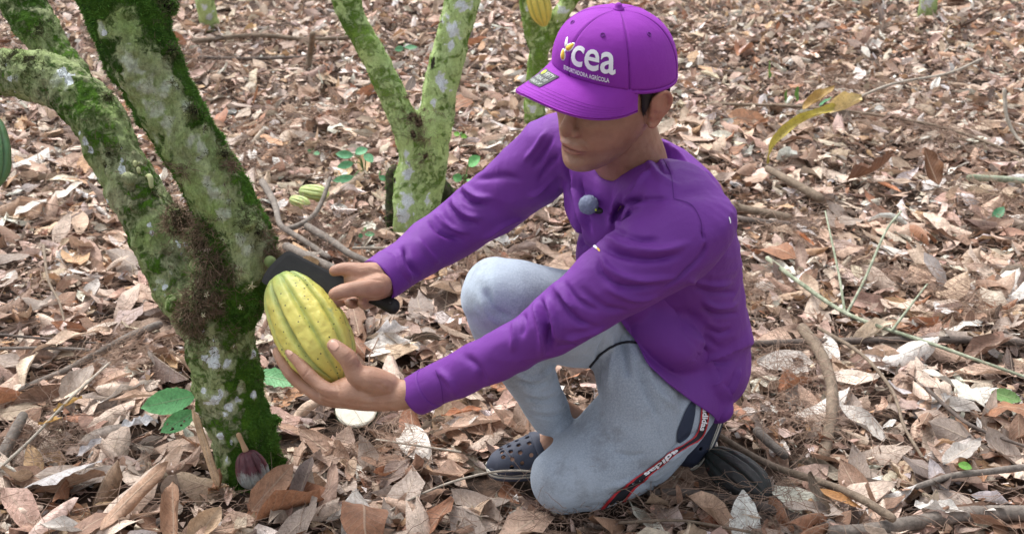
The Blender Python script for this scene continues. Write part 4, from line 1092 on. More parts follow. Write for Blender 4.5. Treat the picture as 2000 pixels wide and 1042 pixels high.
def head_parts():
    # stacked sections: height c, front a, back a, half width b, squareness
    S = [(-0.104, 0.070, 0.020, 0.016), (-0.098, 0.088, 0.000, 0.028), (-0.088, 0.096, -0.008, 0.038), (-0.076, 0.0965, -0.020, 0.047),
         (-0.064, 0.0925, -0.030, 0.054), (-0.050, 0.0955, -0.045, 0.0605), (-0.034, 0.0945, -0.062, 0.066), (-0.018, 0.092, -0.075, 0.0695),
         (0.000, 0.089, -0.085, 0.072), (0.020, 0.086, -0.092, 0.074), (0.038, 0.094, -0.097, 0.0755), (0.060, 0.0945, -0.098, 0.077),
         (0.085, 0.088, -0.092, 0.074), (0.108, 0.070, -0.076, 0.062), (0.124, 0.042, -0.048, 0.042), (0.131, 0.014, -0.018, 0.015)]
    rows = catmull(np.array(S), 4)
    n = 56
    th = np.linspace(0, 2 * math.pi, n, endpoint=False)
    V = []
    for c, fa, ba, w in rows:
        ca, sa = np.cos(th), np.sin(th)
        mid = (fa + ba) / 2; ra = (fa - ba) / 2
        e = 0.88 if c < 0.03 else 0.98
        a = mid + ra * np.sign(ca) * np.abs(ca) ** e
        b = w * np.sign(sa) * np.abs(sa) ** (e if c < 0.03 else 1)
        # jaw narrows towards the front
        k = np.clip((a - 0.03) / 0.07, 0, 1) * np.clip(-c / 0.06, 0, 1)
        b = b * (1 - 0.14 * k)
        # features
        def g(a_, b_, c_, sa_, sb_, sc_, h):
            return h * np.exp(-((np.abs(b) - b_) / sb_) ** 2 - ((c - c_) / sc_) ** 2) * (ca > 0.0)
        da = g(0, 0.031, 0.014, 0, 0.015, 0.011, -0.011)      # eye sockets
        da += g(0, 0.028, 0.034, 0, 0.022, 0.007, 0.0045)     # brow
        da += g(0, 0.043, -0.012, 0, 0.017, 0.013, 0.0045)    # cheek bones
        da += g(0, 0.036, -0.040, 0, 0.012, 0.020, -0.0015)    # hollow beside the mouth
        da += g(0, 0.0, -0.051, 0, 0.030, 0.011, 0.0025)      # mouth mound
        da += g(0, 0.0, -0.071, 0, 0.020, 0.0055, -0.0035)     # chin fold
        da += g(0, 0.0, -0.088, 0, 0.017, 0.010, 0.0035)      # chin
        a = a + da
        V.append(np.stack([hp(a[i], b[i], c) for i in range(n)]))
    m = len(V)
    F = []
    for i in range(m - 1):
        for j in range(n):
            k = (j + 1) % n
            F.append((i * n + j, i * n + k, (i + 1) * n + k, (i + 1) * n + j))
    F.append(tuple(range(n - 1, -1, -1))); F.append(tuple((m - 1) * n + j for j in range(n)))
    parts = [(np.vstack(V), F)]
    L = HL
    # nose: bridge to tip, nostril wings
    parts.append(loft([(hp(0.086, 0, 0.030), 0.007, 0.006), (hp(0.093, 0, 0.012), 0.0075, 0.008), (hp(0.099, 0, -0.003), 0.0085, 0.010),
                       (hp(0.105, 0, -0.016), 0.0105, 0.011), (hp(0.1065, 0, -0.022), 0.009, 0.009)], ref=L, nseg=16))
    for s in (-1, 1):
        parts.append(ellipsoid(hp(0.0965, s * 0.0125, -0.0235), (HF, HL, HU), (0.0105, 0.0065, 0.0075)))
        parts.append(loft([(hp(0.086, s * 0.018, 0.012), 0.006, 0.006), (hp(0.0865, s * 0.031, 0.0135), 0.0085, 0.007), (hp(0.0785, s * 0.044, 0.010), 0.005, 0.005)], ref=HU, nseg=12))
    # lips
    up = [(0.0985, -0.0255, -0.0525, 0.0012), (0.1010, -0.013, -0.0487, 0.0032), (0.1035, 0.0, -0.0477, 0.0036), (0.1010, 0.013, -0.0487, 0.0032), (0.0935, 0.0255, -0.0525, 0.0012)]
    up[0] = (0.0935, -0.0255, -0.0525, 0.0012)
    parts.append(loft([(hp(a - 0.0032, b, c), r, r * 1.2) for a, b, c, r in up], ref=HU, nseg=12))
    lo = [(0.0925, -0.023, -0.0550, 0.0013), (0.0995, -0.012, -0.0585, 0.0040), (0.1020, 0.0, -0.0598, 0.0046), (0.0995, 0.012, -0.0585, 0.0040), (0.0925, 0.023, -0.0550, 0.0013)]
    parts.append(loft([(hp(a - 0.0036, b, c), r, r * 1.15) for a, b, c, r in lo], ref=HU, nseg=12))
    # ears: plate, helix rim, lobe
    for s in (-1, 1):
        Lx = HL * s
        eo = lambda a, b, c: hp(a, s * b, c)
        parts.append(loft([(eo(-0.004, 0.074, -0.022), 0.007, 0.005), (eo(-0.008, 0.078, -0.006), 0.015, 0.005), (eo(-0.010, 0.081, 0.010), 0.018, 0.005), (eo(-0.010, 0.083, 0.024), 0.016, 0.005), (eo(-0.011, 0.086, 0.031), 0.010, 0.004)], ref=HF, nseg=16))
        rim = [(0.004, 0.080, 0.006), (0.006, 0.082, 0.022), (-0.004, 0.087, 0.033), (-0.018, 0.091, 0.030), (-0.027, 0.092, 0.016), (-0.025, 0.089, 0.000), (-0.016, 0.084, -0.014), (-0.006, 0.079, -0.026), (0.001, 0.077, -0.024)]
        parts.append(loft([(eo(*q), 0.0030 if i < 7 else 0.0048, 0.0036 if i < 7 else 0.0045) for i, q in enumerate(rim)], ref=Lx, nseg=10))
        parts.append(ellipsoid(eo(-0.011, 0.0855, 0.016), (HF, HL, HU), (0.017, 0.0032, 0.017)))
        parts.append(ellipsoid(eo(0.003, 0.079, -0.003), (HF, HL, HU), (0.0045, 0.0045, 0.007)))       # tragus
        parts.append(loft([(eo(-0.017, 0.086, 0.020), 0.0025, 0.003), (eo(-0.017, 0.0865, 0.004), 0.003, 0.003), (eo(-0.010, 0.083, -0.010), 0.0028, 0.003)], ref=Lx, nseg=8))
    return parts

NECK = P(1232, 338, 1.99)
neck_parts = [loft([(hp(-0.020, 0, 0.010), 0.060, 0.056), (hp(-0.018, 0, -0.050), 0.058, 0.054), (hp(-0.030, 0, -0.090), 0.058, 0.056),
                    (NECK + (0, 0, 0.01), 0.062, 0.062), (NECK + (0.01, 0.012, -0.07), 0.065, 0.07)], ref=HF, nseg=28)]

# ---- joints
SHL_L = P(1345, 440, 1.87); SHL_R = P(1110, 305, 2.07)
PEL = P(1335, 690, 2.34)
CHEST = P(1290, 470, 2.13)
HIP_L = np.array([0.375, 2.03, 0.20]); HIP_R = np.array([0.25, 2.17, 0.24])
KNEE_L = np.array([0.110, 1.855, 0.085]); ANK_L = np.array([0.385, 2.05, 0.15])
CLOG_H, CLOG_T = G(1150, 903, 0.028), G(950, 928, 0.028)
cax = lambda t, h: CLOG_H + (CLOG_T - CLOG_H) * t + np.array([0, 0, h])
KNEE_R = P(975, 572, 2.02); ANK_R = cax(0.20, 0.095)

# ---- left hand (holds the pod): pixel paths at a depth, radii in pixels
def lh_parts():
    z = 'ref'
    R = UPC
    L = []
    add = lambda rows, ref=R, n=16: L.append(loft([px(*r) for r in rows], ref=ref, nseg=n))
    # forearm, wrist, palm
    L.append(loft([px(900, 732, 1.99, 30, 30), px(840, 757, 1.99, 29, 31), px(800, 768, 1.99, 29, 27), px(772, 771, 1.995, 31, 25), px(745, 768, 2.00, 35, 30),
                   px(712, 765, 2.01, 37, 38), px(680, 766, 2.02, 32, 42), px(652, 768, 2.03, 22, 40)], ref=R, nseg=28))
    # thenar to thumb tip
    add([(760, 752, 1.990, 24), (728, 742, 1.982, 27), (700, 733, 1.976, 23), (688, 716, 1.972, 19), (680, 700, 1.968, 19), (666, 687, 1.968, 17), (652, 674, 1.970, 14)])
    # index, middle, ring, little
    add([(690, 772, 2.000, 18), (648, 764, 2.000, 15.5), (622, 748, 2.005, 13.5), (600, 728, 2.010, 14.0), (584, 707, 2.018, 12.0), (572, 694, 2.024, 11.2), (565, 686, 2.03, 9.5)])
    add([(690, 780, 2.025, 18), (636, 777, 2.035, 15.5), (598, 756, 2.045, 13.0), (573, 735, 2.050, 13.6), (555, 712, 2.057, 11.5), (546, 696, 2.062, 10.8), (541, 686, 2.066, 9.2)])
    add([(690, 782, 2.055, 17), (640, 779, 2.070, 14.5), (604, 760, 2.085, 12.5), (580, 738, 2.100, 12.5), (566, 716, 2.112, 11.0), (560, 700, 2.120, 9.0)])
    add([(696, 778, 2.070, 16), (655, 774, 2.095, 13.5), (622, 758, 2.115, 11.0), (600, 740, 2.130, 11.0), (588, 724, 2.140, 8.5)])
    return L

# ---- right hand (holds the machete)
def rh_parts():
    L = []
    R = UPC
    add = lambda rows, n=16: L.append(loft([px(*r) for r in rows], ref=R, nseg=n))
    L.append(loft([px(835, 484, 2.185, 26, 26), px(775, 530, 2.118, 31, 29), px(748, 545, 2.10, 37, 33), px(722, 550, 2.085, 37, 38), px(700, 546, 2.08, 31, 38)], ref=R, nseg=28))
    add([(730, 535, 2.075, 24), (706, 532, 2.065, 20), (682, 526, 2.060, 15), (664, 526, 2.058, 12.5), (653, 529, 2.056, 11)])                      # index laid along the spine
    add([(742, 556, 2.060, 24), (712, 562, 2.046, 19), (690, 564, 2.037, 15.5), (670, 568, 2.032, 14.5), (654, 574, 2.030, 13.0)])                    # thumb on the near face
    add([(736, 566, 2.11, 17), (712, 560, 2.135, 13), (690, 572, 2.135, 12), (672, 585, 2.110, 11), (658, 591, 2.082, 10), (648, 588, 2.07, 8.5)])      # middle, curled under
    add([(742, 574, 2.11, 17), (722, 570, 2.140, 13), (702, 582, 2.135, 12), (690, 592, 2.105, 11), (682, 592, 2.075, 9)])
    add([(750, 578, 2.11, 15), (736, 580, 2.140, 12), (722, 590, 2.130, 11), (712, 595, 2.100, 10), (706, 590, 2.07, 8.5)])
    return L

def body_mesh():
    parts = head_parts() + neck_parts + lh_parts() + rh_parts()
    S = unit(SHL_L - SHL_R)
    parts.append(loft([(PEL, 0.10, 0.08), ((PEL + CHEST) / 2, 0.09, 0.07), (CHEST, 0.10, 0.07), (NECK + (0.01, 0.01, -0.05), 0.06, 0.035)], ref=S, nseg=24))
    parts.append(loft([(NECK + (0.01, 0.01, -0.07), 0.03), (SHL_L, 0.036), (P(1200, 548, 1.87), 0.036), (P(1085, 632, 1.88), 0.033), (P(980, 690, 1.92), 0.030), (P(880, 738, 1.98), 0.025)], ref=(0, 0, 1)))
    parts.append(loft([(NECK + (0.01, 0.01, -0.07), 0.03), (SHL_R, 0.036), (P(1000, 370, 2.15), 0.036), (P(900, 440, 2.21), 0.033), (P(820, 498, 2.15), 0.026)], ref=(0, 0, 1)))
    parts.append(loft([(PEL, 0.07), (HIP_L, 0.065), ((HIP_L + KNEE_L) / 2, 0.058), (KNEE_L + (0, 0, 0.01), 0.048), (KNEE_L + (0.04, 0.03, -0.01), 0.045)], ref=(0, 0, 1)))
    parts.append(loft([(KNEE_L, 0.045), ((ANK_L + KNEE_L) / 2 + (0.02, 0.02, -0.04), 0.042), (ANK_L, 0.032)], ref=(0, 0, 1)))
    parts.append(loft([(PEL, 0.07), (HIP_R, 0.065), ((HIP_R + KNEE_R) / 2, 0.055), (KNEE_R, 0.045)], ref=(0, 0, 1)))
    parts.append(loft([(KNEE_R, 0.045), (P(1030, 690, 2.12), 0.040), (P(1072, 790, 2.225), 0.032), (ANK_R, 0.034), (cax(0.18, 0.05), 0.034)], ref=(0, 0, 1)))
    # feet inside the clogs
    parts.append(loft([(cax(0.13, 0.050), 0.028, 0.026), (cax(0.30, 0.062), 0.034, 0.030), (cax(0.50, 0.050), 0.026, 0.032), (cax(0.80, 0.036), 0.014, 0.030)], ref=(0, 0, 1)))
    parts.append(loft([(ANK_L + (0.015, 0.01, 0.02), 0.032), ((ANK_L + np.array([0.345, 1.985, 0.04])) / 2, 0.034, 0.03), (np.array([0.350, 1.985, 0.05]), 0.03, 0.025)], ref=(0.7, -0.7, 0)))
    me = remesh(parts, 0.0024, 3)
    v = mverts(me)
    # tint in head coordinates
    base = np.array([0.40, 0.225, 0.150])
    col = np.tile(base, (len(v), 1))
    d = v - HO
    a, b, c = d @ HF, d @ HL, d @ HU
    head = (np.linalg.norm(d, axis=1) < 0.17)
    col[head] = np.array([0.37, 0.195, 0.125])
    nn_ = nz(v, 30.0, 4.0, 3)[:, None]; col = col * (1 + 0.22 * np.array([0.6, 1.0, 1.2]) * nn_)
    lip = np.exp(-((c + 0.0535) / 0.0075) ** 4 - (b / 0.0235) ** 6) * (a > 0.085) * head
    line = np.exp(-((c + 0.0537) / 0.0016) ** 2 - (b / 0.026) ** 8) * (a > 0.08) * head
    stub = np.exp(-((c + 0.078) / 0.022) ** 2) * (a > 0.03) * head * 0.42 + np.exp(-((c + 0.040) / 0.006) ** 2 - (b / 0.028) ** 4) * (a > 0.085) * head * 0.45
    def mixc(m, t):
        nonlocal col
        col = col * (1 - m[:, None]) + np.array(t) * m[:, None]
    mixc(stub, (0.25, 0.15, 0.11))
    mixc(lip * 0.55, (0.36, 0.13, 0.10))
    mixc(line * 0.8, (0.07, 0.02, 0.015))
    ear = (np.abs(b) > 0.078) * head
    mixc(ear * 0.45, (0.48, 0.18, 0.12))
    # knuckles darker and redder, lower finger of the knife hand in deep red
    for (u, q, dd, r) in ((679, 700, 1.955, 0.008), (599, 728, 2.00, 0.009), (574, 733, 2.04, 0.009), (645, 762, 1.99, 0.010), (584, 706, 2.01, 0.005)):
        kd = np.linalg.norm(v - P(u, q, dd), axis=1)
        mixc(0.35 * np.exp(-(kd / r) ** 2), (0.22, 0.09, 0.06))
    set_col(me, 'tint', col)
    return me

body_me = body_mesh()
# creases on knuckles, wrist and face
bb = bvh_of(body_me)
strokes(body_me, bb, [
    ([(672, 706), (684, 698), (690, 690)], 0.0022, -0.0012), ([(676, 712), (688, 704)], 0.0018, -0.0008),
    ([(592, 737), (604, 722)], 0.0020, -0.0010), ([(566, 741), (578, 727)], 0.0020, -0.0008),
    ([(735, 745), (748, 757), (752, 770)], 0.0025, -0.0012), ([(757, 742), (768, 758), (770, 776)], 0.0022, -0.0010),
    ([(655, 745), (662, 760), (660, 772)], 0.0022, -0.0012), ([(700, 752), (712, 770), (740, 780)], 0.004, -0.0016),
    ([(640, 776), (700, 788), (760, 786)], 0.004, -0.0012),
    ([(668, 702), (680, 694), (687, 686)], 0.0014, -0.0010), ([(683, 716), (694, 708)], 0.0016, -0.0008),
    ([(588, 742), (600, 726), (606, 718)], 0.0014, -0.0010), ([(597, 747), (609, 732)], 0.0014, -0.0008), ([(577, 712), (588, 700)], 0.0013, -0.0008),
    ([(561, 744), (574, 730)], 0.0014, -0.0009), ([(549, 716), (560, 706)], 0.0013, -0.0007),
    ([(610, 752), (640, 762), (668, 766)], 0.0030, 0.0010), ([(690, 772), (730, 770), (770, 762)], 0.0022, 0.0010), ([(700, 784), (745, 786), (790, 778)], 0.0020, 0.0008),
    ([(664, 562), (668, 576)], 0.0013, -0.0009), ([(684, 556), (688, 574)], 0.0014, -0.0010), ([(690, 556), (694, 574)], 0.0014, -0.0007),
    ([(672, 520), (676, 534)], 0.0013, -0.0009), ([(696, 522), (700, 538)], 0.0014, -0.0010), ([(712, 520), (735, 526), (755, 534)], 0.0022, 0.0010), ([(706, 544), (730, 546), (752, 548)], 0.0020, -0.0012),
    ([(1100, 282), (1125, 289), (1152, 293)], 0.0018, -0.0022),          # line of the mouth
    ([(1118, 262), (1140, 275), (1158, 290)], 0.0030, -0.0014),          # fold from the nose
])
bm_ = body_me; bm_.materials.append(M_SKIN)
body = mesh_obj('body', body_me, None, person)
body_me.transform(Matrix.Translation(-person.location))

# nails
def nail(c_uvd, right_px, up_px, name='fingernail', mat=None):
    bvh = bb
    n, m_ = 7, 7
    V = []
    cu, cv = c_uvd
    for i in range(n):
        for j in range(m_):
            x = (i / (n - 1) * 2 - 1); y = (j / (m_ - 1) * 2 - 1)
            s = (1 - 0.25 * y * y)
            sx = x * math.sqrt(max(0, 1 - 0.35 * y * y)) * s
            l, nn = cast(bvh, cu + sx * right_px[0] + y * up_px[0], cv + sx * right_px[1] + y * up_px[1])
            if l is None: return None
            V.append(l + nn * 0.0006 + nn * 0.0005 * (1 - x * x))
    F = [(i * m_ + j, i * m_ + j + 1, (i + 1) * m_ + j + 1, (i + 1) * m_ + j) for i in range(n - 1) for j in range(m_ - 1)]
    return child(name, V, F, mat, body)
M_NAIL = plain('fingernail', (0.56, 0.33, 0.25), 0.3, 0.05, 300, 0.08)
body.location = (0, 0, 0)
nail((652, 674), (6.0, -6.5), (-6.5, -6.0), mat=M_NAIL)
nail((649, 573), (-1.5, -6.0), (-6.5, 1.5), mat=M_NAIL)
nail((566, 687), (4.0, -3.6), (-3.8, -5.0), mat=M_NAIL)
# ---- shirt: torso and both sleeves grown into one surface
SD = unit(np.array([0.70, -0.70, -0.08]))
def shirt_mesh():
    parts = []
    parts.append(loft([(P(1402, 796, 2.285), 0.030, 0.035), (P(1388, 764, 2.295), 0.082, 0.085), (P(1358, 712, 2.315), 0.126, 0.112), (P(1345, 640, 2.305), 0.125, 0.108),
                       (P(1332, 580, 2.26), 0.125, 0.110), (P(1308, 510, 2.19), 0.135, 0.114), (P(1284, 440, 2.12), 0.145, 0.116), (P(1262, 385, 2.06), 0.142, 0.105),
                       (NECK + (0.006, 0.008, -0.018), 0.108, 0.086), (NECK + (0.003, 0.004, 0.008), 0.070, 0.066)], ref=SD, nseg=44, sub=6, round_ends=(True, False)))
    parts.append(ellipsoid(P(1180, 408, 2.02), (SD, UPC, np.cross(SD, UPC)), (0.085, 0.075, 0.060), 24, 16))
    parts.append(ellipsoid(P(1380, 705, 2.345), (RT, UPC, FW), (0.090, 0.100, 0.085), 28, 20))
    parts.append(ellipsoid(P(1360, 640, 2.31), (RT, UPC, FW), (0.102, 0.100, 0.085), 28, 20))
    parts.append(ellipsoid(P(1292, 628, 2.175), (SD, UPC, np.cross(SD, UPC)), (0.085, 0.080, 0.085), 24, 16))
    parts.append(ellipsoid(P(1205, 520, 2.13), (SD, UPC, np.cross(SD, UPC)), (0.08, 0.09, 0.070), 24, 16))
    # shoulders and sleeves
    parts.append(loft([(NECK + (0.03, 0.00, -0.03), 0.055, 0.075), (P(1310, 385, 1.90), 0.058, 0.078), (P(1342, 428, 1.868), 0.066, 0.080), (P(1318, 465, 1.850), 0.072, 0.074), (P(1252, 515, 1.845), 0.066, 0.066),
                       (P(1170, 570, 1.855), 0.059, 0.058), (P(1098, 622, 1.872), 0.0515, 0.050), (P(1040, 659, 1.890), 0.0435, 0.044), (P(985, 689, 1.912), 0.041, 0.041),
                       (P(900, 728, 1.955), 0.037, 0.037), (P(852, 750, 1.98), 0.0345, 0.035), (P(817, 769, 1.998), 0.0325, 0.033)], ref=UPC, nseg=36, sub=6, round_ends=(False, False)))
    parts.append(loft([(NECK + (-0.02, 0.02, -0.03), 0.055, 0.075), (P(1125, 285, 2.055), 0.060, 0.070), (P(1088, 295, 2.075), 0.064, 0.070), (P(1040, 335, 2.11), 0.064, 0.064), (P(985, 378, 2.16), 0.060, 0.060), (P(930, 418, 2.19), 0.057, 0.056),
                       (P(890, 447, 2.205), 0.053, 0.053), (P(850, 473, 2.19), 0.049, 0.049), (P(800, 507, 2.15), 0.043, 0.044), (P(765, 530, 2.115), 0.041, 0.042), (P(742, 546, 2.098), 0.039, 0.040)], ref=UPC, nseg=36, sub=6, round_ends=(False, False)))
    return remesh(parts, 0.0034, 5)

shirt_me = shirt_mesh()
def local_smooth(me, centres, iters):
    v = mverts(me); w = np.zeros(len(v))
    for c, r in centres: w = np.maximum(w, np.clip(1.4 - np.linalg.norm(v - c, axis=1) / r, 0, 1))
    e = np.empty(len(me.edges) * 2, dtype=np.int64); me.edges.foreach_get('vertices', e); e = e.reshape(-1, 2)
    e = e[(w[e[:, 0]] > 0) | (w[e[:, 1]] > 0)]
    for _ in range(iters):
        s = np.zeros_like(v); k_ = np.zeros(len(v))
        for a, b_ in ((0, 1), (1, 0)):
            for ax in range(3): s[:, ax] += np.bincount(e[:, a], v[e[:, b_], ax], len(v))
            k_ += np.bincount(e[:, a], minlength=len(v))
        m_ = w > 0
        v[m_] += (s[m_] / k_[m_, None] - v[m_]) * (0.6 * w[m_, None])
    set_verts(me, v)
local_smooth(shirt_me, [(P(1470, 680, 2.36), 0.075), (P(1430, 680, 2.28), 0.06), (P(1460, 690, 2.42), 0.075)], 120)
sb = bvh_of(shirt_me)
v = mverts(shirt_me); n = mnormals(shirt_me)
# soft unevenness of loose cloth
d0 = nz(v, 9.0, 3.1) * 0.0040 + nz(v * np.array([1, 1, 1.5]), 21.0, 7.7) * 0.0016 - np.abs(nz(v * np.array([1.0, 1.0, 1.7]) + 0.02 * nz(v, 12, 5.0)[:, None], 10.0, 1.3)) * 0.0060 + 0.0012 - np.abs(nz(v * np.array([1.5, 1.5, 1.0]), 17.0, 8.3)) * 0.0026
_cf = np.minimum(np.linalg.norm(v - P(825, 764, 1.993), axis=1), np.linalg.norm(v - P(750, 540, 2.104), axis=1))
d0 = d0 * np.clip((_cf - 0.045) / 0.05, 0.05, 1) * np.clip((v[:, 2] - 0.13) / 0.15, 0.15, 1)
set_verts(shirt_me, v + n * d0[:, None])
R_, C_ = 0.0042, -0.0050          # ridge, crease heights
strokes(shirt_me, sb, [
    # near sleeve: elbow bunch
    ([(1046, 566), (1060, 600), (1070, 640), (1072, 690)], 0.0060, -0.0085),
    ([(1040, 575), (1050, 610), (1058, 650), (1058, 700)], 0.0065, 0.0065),
    ([(1056, 556), (1075, 600), (1086, 640), (1090, 670)], 0.0070, 0.0060),
    ([(1085, 560), (1105, 600), (1128, 625), (1165, 640)], 0.0060, -0.0055),
    ([(1078, 545), (1098, 580), (1125, 608)], 0.0070, 0.0050),
    ([(1100, 548), (1130, 588), (1175, 612)], 0.0060, -0.0040),
    ([(1096, 665), (1140, 655), (1185, 640)], 0.0070, 0.0050),
    ([(1088, 680), (1130, 676), (1170, 660)], 0.0050, -0.0040),
    ([(1010, 600), (1025, 625), (1020, 660)], 0.0060, -0.0040),
    ([(995, 612), (1006, 640), (1000, 690)], 0.0070, 0.0035),
    ([(900, 690), (935, 720), (945, 755)], 0.0090, -0.0035),
    ([(850, 720), (880, 745), (890, 775)], 0.0080, 0.0030),
    # near sleeve: drags from the armpit across the upper arm
    ([(1172, 478), (1215, 500), (1270, 508), (1330, 498)], 0.0062, -0.0062),
    ([(1180, 460), (1225, 484), (1285, 490), (1345, 475)], 0.0075, 0.0055),
    ([(1195, 447), (1240, 465), (1290, 468)], 0.0055, -0.0045),
    ([(1172, 498), (1192, 528), (1245, 545), (1330, 540)], 0.0060, 0.0048),
    ([(1168, 505), (1180, 540), (1225, 562), (1300, 560)], 0.0055, -0.0052),
    ([(1180, 560), (1240, 585), (1290, 580)], 0.0070, 0.0035),
    ([(1130, 560), (1180, 600), (1230, 610)], 0.0080, -0.0035),
    # armhole seam of the near sleeve
    ([(1292, 305), (1312, 345), (1316, 392)], 0.0030, -0.0030),
    ([(1314, 388), (1350, 402), (1368, 430), (1374, 460), (1380, 470)], 0.0032, -0.0038),
    ([(1380, 470), (1372, 500), (1340, 530), (1290, 570)], 0.0045, -0.0042),
    ([(1210, 400), (1250, 390), (1310, 386)], 0.0045, -0.0050),
    ([(1190, 440), (1215, 405), (1255, 380)], 0.0060, -0.0070),
    ([(1205, 450), (1225, 418), (1262, 398)], 0.0070, 0.0060),
    # chest
    ([(1098, 300), (1108, 360), (1125, 430), (1142, 490)], 0.0080, -0.0075),
    ([(1118, 340), (1130, 400), (1145, 450)], 0.0070, 0.0055),
    ([(1135, 350), (1140, 400), (1158, 460)], 0.0055, -0.0055),
    ([(1220, 370), (1198, 410), (1190, 450)], 0.0060, 0.0050),
    ([(1250, 350), (1215, 392), (1196, 430)], 0.0060, -0.0055),
    ([(1275, 330), (1238, 366), (1210, 400)], 0.0070, 0.0045),
    ([(1275, 290), (1286, 320), (1308, 340)], 0.0060, -0.0040),
    ([(1262, 310), (1290, 345), (1330, 360)], 0.0070, 0.0035),
    # side and back below the armpit
    ([(1355, 560), (1390, 575), (1440, 570)], 0.0060, -0.0045),
    ([(1340, 545), (1385, 556), (1435, 552)], 0.0065, 0.0040),
    ([(1370, 600), (1400, 618), (1446, 612)], 0.0060, -0.0050),
    ([(1370, 585), (1400, 598), (1445, 592)], 0.0065, 0.0045),
    ([(1375, 640), (1405, 652), (1430, 642)], 0.0055, -0.0030),
    ([(1375, 625), (1405, 638), (1430, 632)], 0.0060, 0.0020),
    ([(1335, 600), (1380, 660), (1410, 680)], 0.0080, -0.0020),
    ([(1300, 640), (1350, 690), (1400, 708), (1430, 705)], 0.0065, -0.0035),
    ([(1310, 620), (1365, 665), (1400, 680)], 0.0080, 0.0015),
    ([(1255, 690), (1320, 722), (1380, 728), (1410, 722)], 0.0080, -0.0035),
    ([(1270, 705), (1330, 745), (1390, 750), (1415, 738)], 0.0080, 0.0030),
    ([(1445, 718), (1440, 745), (1425, 775)], 0.0060, 0.0030),
    ([(1436, 722), (1428, 750), (1410, 780)], 0.0060, -0.0025),
    ([(1330, 740), (1375, 775), (1400, 800)], 0.0070, -0.0045),
    ([(1240, 660), (1262, 712), (1300, 750), (1350, 780)], 0.0060, 0.0050),
    # far sleeve
    ([(1080, 262), (1060, 300), (1040, 330)], 0.0060, -0.0048),
    ([(1068, 250), (1045, 290), (1025, 315)], 0.0070, 0.0042),
    ([(1090, 300), (1068, 330), (1050, 360)], 0.0060, -0.0045),
    ([(1088, 345), (1060, 372), (1030, 385)], 0.0060, 0.0045),
    ([(895, 372), (915, 395), (950, 402)], 0.0060, -0.0062),
    ([(903, 362), (928, 382), (962, 388)], 0.0070, 0.0055),
    ([(880, 385), (905, 415), (945, 425)], 0.0060, 0.0050),
    ([(872, 395), (895, 428), (935, 440)], 0.0055, -0.0055),
    ([(850, 415), (872, 440), (920, 455)], 0.0060, 0.0045),
    ([(838, 428), (862, 455), (905, 470)], 0.0055, -0.0050),
    ([(790, 478), (800, 510), (820, 540)], 0.0065, -0.0055),
    ([(778, 485), (786, 520), (805, 548)], 0.0070, 0.0050),
    ([(760, 500), (768, 530), (785, 560)], 0.0060, -0.0050),
    ([(815, 462), (835, 490), (860, 515)], 0.0070, 0.0040),
    ([(925, 350), (975, 345), (1020, 350)], 0.0080, -0.0035),
    ([(940, 470), (985, 440), (1040, 425)], 0.0080, 0.0035),
], 1.9, 0.74)
shirt_me.materials.append(M_SHIRT)
shirt = mesh_obj('shirt', shirt_me, None, person)
shirt_me.transform(Matrix.Translation(-person.location))
sb = None
def world_bvh(me_obj, root=None):
    off = np.array((root or person).location)
    me = me_obj.data
    return BVHTree.FromPolygons([Vector(np.array(q.co) + off) for q in me.vertices], [p.vertices for p in me.polygons])
sb = world_bvh(shirt)

# hems: cuffs, collar and bottom band as their own turned bands
def band(name, rows, ref, width_dir, thick, mat, root, nseg=40):
    """short open tube: rows of (centre, ra, rb), given an outer and an inner wall"""
    o = loft(rows, ref=ref, nseg=nseg, sub=4, round_ends=(False, False), closed=False)
    i = loft([(r[0], r[1] - thick, (r[2] if len(r) > 2 else r[1]) - thick) for r in rows], ref=ref, nseg=nseg, sub=4, round_ends=(False, False), closed=False)
    V = np.vstack([o[0], i[0]]); k = len(o[0])
    F = list(o[1]) + [tuple(reversed([q + k for q in f])) for f in i[1]]
    last = k - nseg
    for j in range(nseg):
        m = (j + 1) % nseg
        F.append((last + j, last + m, k + last + m, k + last + j))
        F.append((m, j, k + j, k + m))
    return child(name, V, F, mat, root)
band('cuff', [(P(842, 755, 1.985), 0.0352, 0.0357), (P(830, 762, 1.991), 0.0350, 0.0355), (P(812, 771.5, 2.000), 0.0345, 0.0348)], UPC, None, 0.003, M_SHIRT, shirt)
band('cuff', [(P(766, 529, 2.116), 0.0415, 0.0425), (P(752, 539, 2.106), 0.0408, 0.042), (P(737, 549, 2.095), 0.0402, 0.0412)], UPC, None, 0.003, M_SHIRT, shirt)
nk = unit(hp(-0.02, 0, -0.02) - NECK)
_cc = NECK + (-0.006, -0.008, 0.012)
_cr = unit(np.cross(nk, HF))
colr = []
for k in range(49):
    t = 2 * math.pi * k / 48
    q = _cc + HF * math.cos(t) * 0.070 + _cr * math.sin(t) * 0.070 - nk * (0.020 * (0.5 + 0.5 * math.cos(t)))
    colr.append(q)
V, F = [], []
nn = 10
for i in range(48):
    q = colr[i]; rad = unit(q - _cc - nk * np.dot(q - _cc, nk)); 
    for j in range(nn):
        a = 2 * math.pi * j / nn
        V.append(q + rad * (math.cos(a) * 0.0035 - math.sin(a) * 0.006) + nk * math.sin(a) * 0.0095)
for i in range(48):
    for j in range(nn):
        k, m = (i + 1) % 48, (j + 1) % nn
        F.append((i * nn + j, i * nn + m, k * nn + m, k * nn + j))
child('collar', V, F, M_SHIRT, shirt)

